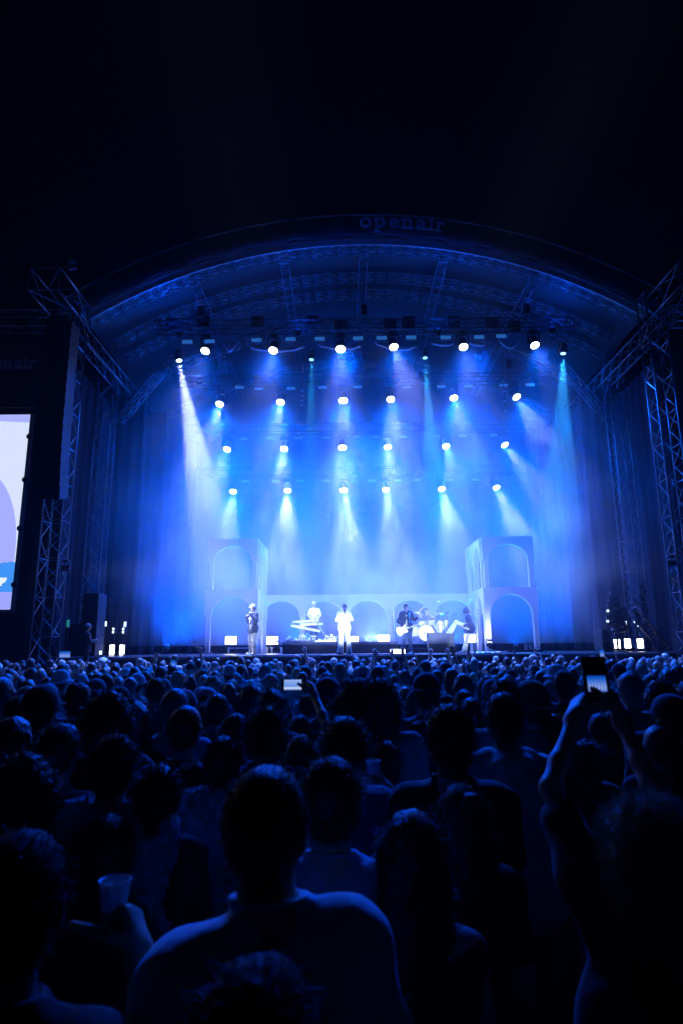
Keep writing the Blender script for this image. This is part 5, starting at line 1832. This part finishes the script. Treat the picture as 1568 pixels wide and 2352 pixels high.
M_SCR1 = picture_mat('phone_picture_tall', 'tall')
M_SCR2 = picture_mat('phone_picture_wide', 'wide')
phone(P(1368, 1568, 1.945), .075, .155, 'dark phone held upright in two raised hands, its small picture showing the lit stage', M_SCR1, R(-8), scr=(-.028, .028, -.026, .020))
phone(P(676, 1573, 3.9), .150, .074, 'phone held sideways at arm\'s length, its bright picture showing the stage', M_SCR2, R(-5), scr=(-.060, .045, -.032, .030))
phone(P(1381, 1502, 13.5), .10, .20, 'small far phone glowing above the crowd near the right phone', M_SCR1, 0)
phone(P(636, 1516, 13.0), .09, .17, 'small bright phone screen among the heads below the left singer', M_SCR2, 0) if False else None
phone(P(399, 1527, 12.0), .09, .18, 'tiny glowing phone low among the heads at the left', M_SCR1, 0)
phone(P(150, 1503, 15.0), .26, .16, 'small pale screen above the heads at the far left', M_SCR1, 0)
# H: person holding the sideways phone
xH, YH, HH = at_px(692, 1690, H=1.66)
OH = Vector((xH, YH, 0))
sH = HH / 1.79


def lh(px, py, Y):
    v = (P(px, py, Y) - OH) / sH
    return V3(v.x, v.y, v.z)


JH = female(joints(curl=.7, arm=.8))
JH.update(er=lh(752, 1668, YH + .12), wr=lh(724, 1602, 3.86), hR=lh(712, 1560, 3.92) - lh(722, 1602, 3.86), pr=V3(-1, .5, 0))
build_person('woman holding up a sideways phone in her raised right hand left of centre', JH, tuple(OH), 0, sH, 'long', 0, 1, 'tee', SHM['pale_blue'], SHM['black'], h=.014, fuzz=1500, seed=28)
PLACED.append((xH, YH))

# people of the middle ground, placed where the photograph shows them: (crown px, py, head width px, look)
NEAR = [
    ((600, 2190, 240), dict(hair='short', shm='black', H=1.74, fuzz=1300, hairm=5, skin=2), 'very near dark haired person cut by the bottom edge before the man in white'),
    ((247, 1866, 100), dict(hair='bob', sex='f', shm='black', fuzz=2500, pose='bent'), 'woman with chin-length hair beyond the milky cup at the lower left'),
    ((372, 1750, 92), dict(hair='ponytail', sex='f', shm='black', fuzz=2500), 'woman with a ponytail left of the close-cropped man'),
    ((265, 1678, 92), dict(hair='short', shm='grey', poncho=True, fuzz=2500), 'man in a crinkled clear rain poncho at the left'),
    ((50, 1720, 100), dict(hair='curly', shm='black', fuzz=4000), 'curly haired person at the left edge of the crowd'),
    ((160, 1655, 80), dict(hair='short', shm='grey', pose='bent'), 'broad man in a pale-collared top at the left'),
    ((425, 1611, 72), dict(hair='buzz', shm='black', fuzz=2500), 'tall close-cropped man in black with a bare neck left of centre'),
    ((510, 1685, 76), dict(hair='short', shm='navy', poncho=True, fuzz=2500), 'man in a clear rain poncho just above the close-cropped man in white'),
    ((612, 1620, 72), dict(hair='messy', shm='navy', fuzz=2500), 'tall man with thick dark hair left of the sideways phone'),
    ((545, 1635, 60), dict(hair='short', shm='grey'), 'man in grey between two tall dark haired men left of centre'),
    ((245, 1580, 70), dict(hair='curly', shm='black', fuzz=3000), 'tall person with a round head of curls at the upper left'),
    ((320, 1607, 62), dict(hair='long', sex='f', hairm=1, shm='black', fuzz=2500), 'woman with long glossy hair left of the tall close-cropped man'),
    ((874, 1557, 62), dict(hair='bob', shm='grey', fuzz=2500), 'person in a pale grey shirt with chin-length hair right of the middle'),
    ((806, 1554, 60), dict(hair='curly', shm='black', fuzz=2500), 'person with bushy hair in the middle below the singer in white'),
    ((979, 1552, 50), dict(hair='cap', shm='grey', cap='navy'), 'man in a dark cap below the drum kit'),
    ((954, 1657, 52), dict(hair='short', shm='black', fuzz=1500), 'shorter dark haired person left of the tall man in black'),
    ((1099, 1655, 46), dict(hair='bald', shm='black'), 'bald-headed short person between the two tall men right of centre'),
    ((1056, 1585, 45), dict(hair='short', shm='navy'), 'dark haired man just left of the head of the man in the pale hooded sweater'),
    ((1095, 1607, 50), dict(hair='bob', sex='f', shm='black'), 'woman with chin-length hair left of the pale hooded sweater'),
    ((1209, 1572, 60), dict(hair='bucket', shm='olive', cap='olive'), 'person in an olive sun hat right of the pale hooded sweater'),
    ((1134, 1556, 60), dict(hair='short', shm='grey', hairm=1), 'brown haired man behind the pale hooded sweater'),
    ((1304, 1542, 43), dict(hair='short', shm='black'), 'dark haired man left of the upright phone'),
    ((1449, 1546, 48), dict(hair='buzz', shm='grey', hairm=4), 'grey haired man right of the upright phone'),
    ((1524, 1565, 60), dict(hair='short', shm='black', fuzz=1500), 'dark haired man near the right edge under the stage lights'),
    ((1529, 1607, 64), dict(hair='cap', shm='navy', cap='black', seed=4), 'man in a black cap at the right edge'),
    ((1520, 1667, 66), dict(hair='bald', shm='black'), 'bald-headed man at the right edge above the fluffy curls'),
    ((1379, 1642, 50), dict(hair='short', shm='black'), 'dark haired person between the raised arms'),
    ((1420, 1638, 50), dict(hair='long', sex='f', shm='black'), 'long haired woman behind the right raised forearm'),
    ((1264, 1645, 60), dict(hair='messy', shm='black', fuzz=1500), 'dark haired person left of the raised left forearm'),
    ((350, 1552, 38), dict(hair='short', shm='navy', hairm=1), 'short haired man in the left of the crowd'),
    ((390, 1572, 60), dict(hair='buzz', shm='pale_blue', hairm=4, skin=3), 'person with pale cropped hair left of centre'),
    ((465, 1581, 42), dict(hair='cap', shm='navy', cap='white', seed=3), 'person in a pale cap turned backwards left of centre'),
    ((510, 1590, 48), dict(hair='short', shm='grey'), 'man with neat dark hair left of the tall thick haired man'),
    ((572, 1569, 50), dict(hair='long', sex='f', shm='black', fuzz=1500), 'long haired woman behind the tall thick haired man'),
    ((640, 1581, 54), dict(hair='bob', sex='f', hairm=1, shm='navy', fuzz=1500), 'woman with a brown bob left of the sideways phone'),
    ((420, 1587, 50), dict(hair='cap', shm='black', cap='grey'), 'person in a grey cap behind the tall close-cropped man'),
    ((480, 1612, 46), dict(hair='short', shm='black'), 'dark haired person right of the tall close-cropped man'),
    ((110, 1575, 62), dict(hair='cap', shm='black', cap='black', seed=5), 'person in a black cap at the upper left'),
    ((60, 1590, 58), dict(hair='short', shm='black'), 'dark haired person near the left edge'),
    ((180, 1560, 50), dict(hair='bun', sex='f', shm='black'), 'woman with a top knot at the upper left'),
    ((745, 1560, 48), dict(hair='cap', shm='grey', cap='navy', seed=8), 'person in a dark cap right of the sideways phone'),
    ((905, 1590, 50), dict(hair='ponytail', sex='f', shm='pale_blue', fuzz=1500), 'woman with a ponytail and pale top in the middle'),
    ((1340, 1700, 60), dict(hair='bun', sex='f', shm='black', fuzz=1500), 'woman with a top knot beyond the raised left forearm'),
    ((1180, 1720, 62), dict(hair='bob', sex='f', shm='black'), 'woman with a bob hidden low before the pale hooded sweater') if False else None,
    ((20, 1640, 70), dict(hair='long', sex='f', shm='black', fuzz=1500), 'long haired person cut by the left edge'),
    ((880, 1700, 70), dict(hair='short', shm='black', poncho=True), 'person in a crinkled clear poncho behind the small raised cup'),
    ((1440, 2150, 150), dict(hair='short', shm='navy', H=1.62), 'near person in dark clothes low at the bottom right') if False else None,
    ((690, 1640, 50), dict(hair='short', shm='navy'), 'dark haired man under the sideways phone'),
]
rn_ = random.Random(11)
for e in NEAR:
    if e is None: continue
    (px_, py_, w_), kw, lb = e
    kw = dict(kw)
    H_ = kw.pop('H', None)
    X_p, Y_p, H_ = at_px(px_, py_, w_, H_)
    kw.setdefault('seed', rn_.randrange(50))
    kw.setdefault('fuzz', 1100)
    if kw.get('hair') == 'bald': kw['hair'] = 'buzz'; kw['hairm'] = 1
    spectator(lb, X_p, Y_p, H_, rz=rn_.uniform(-.2, .2), skin=kw.pop('skin', rn_.choice((0, 0, 1, 2, 3))), tilt=rn_.uniform(-.03, .03), **kw)
    PLACED.append((X_p, Y_p))

# raised hands near the stage, each at its place
HANDS = [(863, 15.5, 'fist_up', 'spectator with a raised fist below the guitarist, left of the drum kit'), (925, 15.0, 'one_up', 'spectator raising one open hand below the guitarist'), (1040, 15.5, 'one_up', 'spectator raising an open hand below the dark box'),
         (1078, 15.0, 'fist_up', 'spectator with a raised arm below the lounging musician'), (1010, 17, 'both_up', 'spectator with both hands up below the hand drums'), (458, 16.5, 'one_up', 'spectator raising one hand below the left arcade tower'),
         (355, 17.5, 'fist_up', 'spectator raising an arm near the left end of the stage'), (880, 16.5, 'both_up', 'spectator clapping with both hands up in the middle'), (700, 17.5, 'one_up', 'spectator raising a hand below the keyboards'),
         (1382, 13.3, 'phone', 'spectator lifting the small glowing phone near the right'), (400, 11.8, 'bent', 'spectator behind the tiny glowing phone at the left'), (1235, 16, 'fist_up', 'spectator raising an arm below the right arcade tower'), (150, 15, 'phone', 'spectator holding the small pale screen at the far left')]
for i, (px_, Y_, ps, lb) in enumerate(HANDS):
    off = {'fist_up': .22, 'one_up': -.20, 'both_up': 0, 'phone': 0, 'bent': 0}[ps]
    X_p = P(px_, 1500, Y_).x + off
    yy = Y_ - (.42 if ps == 'phone' else 0)
    spectator(lb, X_p, yy, (1.80 if ps != 'phone' else 1.74) + .03 * (i % 3), pose=ps, sex='m', hair=('short', 'messy', 'buzz')[i % 3], shm=('grey', 'navy', 'white', 'black')[i % 4], seed=i, skin=i % 4)
    PLACED.append((X_p, yy))

# the packed crowd: nearer ones one by one, the farthest as one mass
HK = ['short', 'short', 'short', 'messy', 'buzz', 'long', 'long', 'bob', 'ponytail', 'cap', 'cap', 'curly', 'bucket', 'bun', 'half_up']
HT = {'short': 'short haired', 'messy': 'tousle haired', 'buzz': 'close-cropped', 'long': 'long haired', 'bob': 'bob haired', 'ponytail': 'ponytailed', 'cap': 'capped', 'curly': 'curly haired', 'bucket': 'sun-hatted', 'bun': 'bun wearing', 'half_up': 'half-up haired'}
cand = []
Y_ = 4.6
row = 0
while Y_ < 20.4:
    half = .56 * Y_ + .7
    n_ = int(2 * half / .56)
    for i in range(n_):
        x_ = -half + (i + .5 + (.5 if row % 2 else 0)) * 2 * half / n_ + rn_.uniform(-.12, .12)
        y_ = Y_ + rn_.uniform(-.16, .16)
        if any((x_ - a) ** 2 + (y_ - b) ** 2 < .40 ** 2 for a, b in PLACED): continue
        cand.append((y_, x_))
        PLACED.append((x_, y_))
    Y_ += .60
    row += 1
cand.sort()
print('crowd', len(cand))
NIND = 225
JOIN = {}


def joined(pose, sex, hair, h=None):
    """one mesh of a whole figure (skin, shirt, trousers, hair, cap) for people too far to show parts"""
    key = (pose, sex, hair, h)
    if key not in JOIN:
        J = POSE[pose]()
        if sex == 'f': J = female(J)
        f = figure(J, h=h or .02, seed=len(JOIN), hands=h is None and pose in ('both_up', 'one_up', 'fist_up'))
        parts = [(v, q, 0) for v, q, _ in f['body']] + [(v, q, 1) for v, q, _ in f['shirt']] + [(v, q, 2) for v, q, _ in f['trousers']]
        for v, q, mi in hair_mesh(hair, 1.0, h * .75 if h else .014): parts.append((v + J['hed'], q, 3 + mi))
        JOIN[key] = parts
    return JOIN[key]


JM = {}
USED = set()
shn = ['black', 'black', 'navy', 'grey', 'white', 'denim', 'olive', 'pale_blue', 'red', 'cream']
MARKS = [(-.50, 'at the left edge'), (-.42, 'under the video screen'), (-.35, 'below the left truss tower'), (-.28, 'below the left light stands'), (-.21, 'below the left side drapes'), (-.15, 'below the left arcade tower'),
         (-.09, 'below the left singer'), (-.03, 'below the keyboards'), (.03, 'below the singer in white'), (.09, 'below the empty arch'), (.14, 'below the guitarist'), (.19, 'below the drum kit'),
         (.26, 'below the right arcade tower'), (.33, 'below the right side drapes'), (.40, 'below the cable heap'), (.47, 'below the right light stands'), (9, 'at the right edge')]


def where(x_, y_):
    q = x_ / y_
    side = next(t_ for lim, t_ in MARKS if q < lim)
    dist = 'near rows' if y_ < 5.9 else 'middle rows' if y_ < 7.6 else 'farther rows' if y_ < 9.8 else 'far rows'
    return dist, side


for i, (y_, x_) in enumerate(cand[:NIND]):
    hk = rn_.choice(HK)
    sex = 'f' if hk in ('long', 'bob', 'ponytail', 'bun', 'half_up') and rn_.random() < .85 else 'm'
    ps = rn_.choice(['down', 'down', 'bent', 'turned'])
    if ps == 'turned': sex = 'm'
    sh = rn_.choice(shn)
    side, dist = where(x_, y_)
    lb = '%s spectator in %s, %s, %s' % (HT[hk], sh.replace('_', ' '), side, dist)
    while lb in USED:
        sh = rn_.choice(shn)
        hk = rn_.choice([k_ for k_ in HK if (k_ in ('long', 'bob', 'ponytail', 'bun', 'half_up')) == (sex == 'f')] or HK)
        lb = '%s spectator in %s, %s, %s' % (HT[hk], sh.replace('_', ' '), side, dist)
    USED.add(lb)
    H_ = min(1.97, rn_.gauss(1.77 if sex == 'm' else 1.65, .075))
    rz = rn_.gauss(0, .25)
    if y_ < 7.2:
        spectator(lb, x_, y_, H_, rz, ps, sex, hk, rn_.choice((0, 0, 1, 2, 3)), rn_.choice((0, 0, 1, 1, 2, 3, 4)), 'tee', sh, rn_.choice(('grey', 'navy', 'white', 'black')), 'packed crowd', fuzz=1100, seed=rn_.randrange(50), tilt=rn_.uniform(-.04, .04))
    else:
        key = (ps, sex, hk)
        if key not in JM: JM[key] = np_mesh('spectator', joined(*key), [SKINS[0], SHM['black'], SHM['denim'], HAIRM[0], SHM['grey']])
        o = bpy.data.objects.new('person', JM[key])
        C.objects.link(o)
        for k_, mm in enumerate((SKINS[rn_.choice((0, 0, 1, 2, 3))], SHM[sh], SHM['denim' if i % 2 else 'black'], HAIRM[rn_.choice((0, 0, 1, 1, 2, 3, 4))], SHM[rn_.choice(('grey', 'navy', 'white', 'black'))])):
            o.material_slots[k_].link = 'OBJECT'
            o.material_slots[k_].material = mm
        o.location = (x_, y_, 0)
        o.rotation_euler = (0, rn_.uniform(-.04, .04), rz)
        s = H_ / 1.795
        o.scale = (s, s, s)
        tag(o, lb, 'person', 'packed crowd')
parts = []
lp = [joined(p_, s_, h_, .042) for p_, s_, h_ in (('down', 'm', 'short'), ('down', 'm', 'messy'), ('bent', 'm', 'buzz'), ('down', 'f', 'long'), ('down', 'm', 'cap'), ('bent', 'f', 'bob'), ('down', 'f', 'ponytail'), ('one_up', 'm', 'short'))]
mass_m = [SKINS[0], SKINS[2], SHM['black'], SHM['navy'], SHM['grey'], SHM['white'], SHM['denim'], HAIRM[0], HAIRM[1], HAIRM[2], HAIRM[4], SHM['pale_blue']]
for (y_, x_) in cand[NIND:]:
    v_ = rn_.choice(lp[:7] * 4 + lp[7:])
    s = rn_.gauss(1.73, .09) / 1.795
    a_ = rn_.gauss(0, .3)
    ca, sa = math.cos(a_) * s, math.sin(a_) * s
    Rm = np.array([[ca, -sa, 0], [sa, ca, 0], [0, 0, s]])
    mm = {0: rn_.choice((0, 0, 1)), 1: rn_.choice((2, 2, 3, 4, 5, 6, 11)), 2: rn_.choice((2, 6)), 3: rn_.choice((7, 7, 8, 8, 9, 10)), 4: rn_.choice((2, 4, 5))}
    for v, q, mi in v_: parts.append((v @ Rm.T + V3(x_, y_, 0), q, mm[mi]))
o = bpy.data.objects.new('crowd', np_mesh('crowd', parts, mass_m))
C.objects.link(o)
tag(o, kind='stuff')
print('crowd faces', len(o.data.polygons))

# cups held in the crowd
def cup(loc, r, h_, label):
    t = root('drinking_cup', loc, 0, label, 'cup')
    MB().lathe([(r * .78, 0), (r * .98, h_ * .93), (r * 1.06, h_), (r * 1.0, h_ + .001), (r * .93, h_ * .93), (r * .74, .004), (0, .004)], 28).build('cup_wall', M_CUP, t, smooth=True)
    MB().lathe([(r * .88, h_ * .62), (0, h_ * .62)], 24).build('drink', M_SWAG, t)
    return t


def holder(label, px_, py_, w_, H_, cp, r, h_, cup_label, **kw):
    """a spectator whose right hand closes round a cup at cp"""
    X_p, Y_p, H_ = at_px(px_, py_, w_, H_)
    sc_ = H_ / 1.79
    o_ = Vector((X_p, Y_p, 0))
    c_ = (cp - o_) / sc_
    J = joints(curl=1.15, w=kw.pop('w', 1.05))
    wr = V3(c_.x + .070, c_.y - .03, c_.z - .075)
    sr = J['sr']
    mid_ = (sr + wr) / 2
    J.update(wr=wr, er=mid_ + V3(.10, -.02, -.22 * max(.2, 1 - abs(wr[2] - sr[2]))), hR=V3(-.45, .45, .80), pr=V3(-.85, .1, -.2))
    build_person(label, J, tuple(o_), 0, sc_, **kw)
    cup(cp, r, h_, cup_label)
    PLACED.append((X_p, Y_p))


holder('very near man in black at the lower left holding up a milky plastic cup', 50, 1900, 190, 1.80, P(262, 2088, 1.45), .032, .056, 'milky plastic cup held up at the lower left',
       hair='short', skin=2, hairm=5, shm=SHM['black'], trm=SHM['black'], h=.012, fuzz=3000, seed=31)
holder('broad dark haired man in the middle of the crowd holding a small pale cup', 790, 1647, 84, None, P(855, 1777, 3.05), .036, .058, 'small pale cup held in the middle of the crowd',
       hair='messy', skin=0, hairm=0, shm=SHM['denim'], trm=SHM['black'], h=.013, fuzz=2500, seed=32)
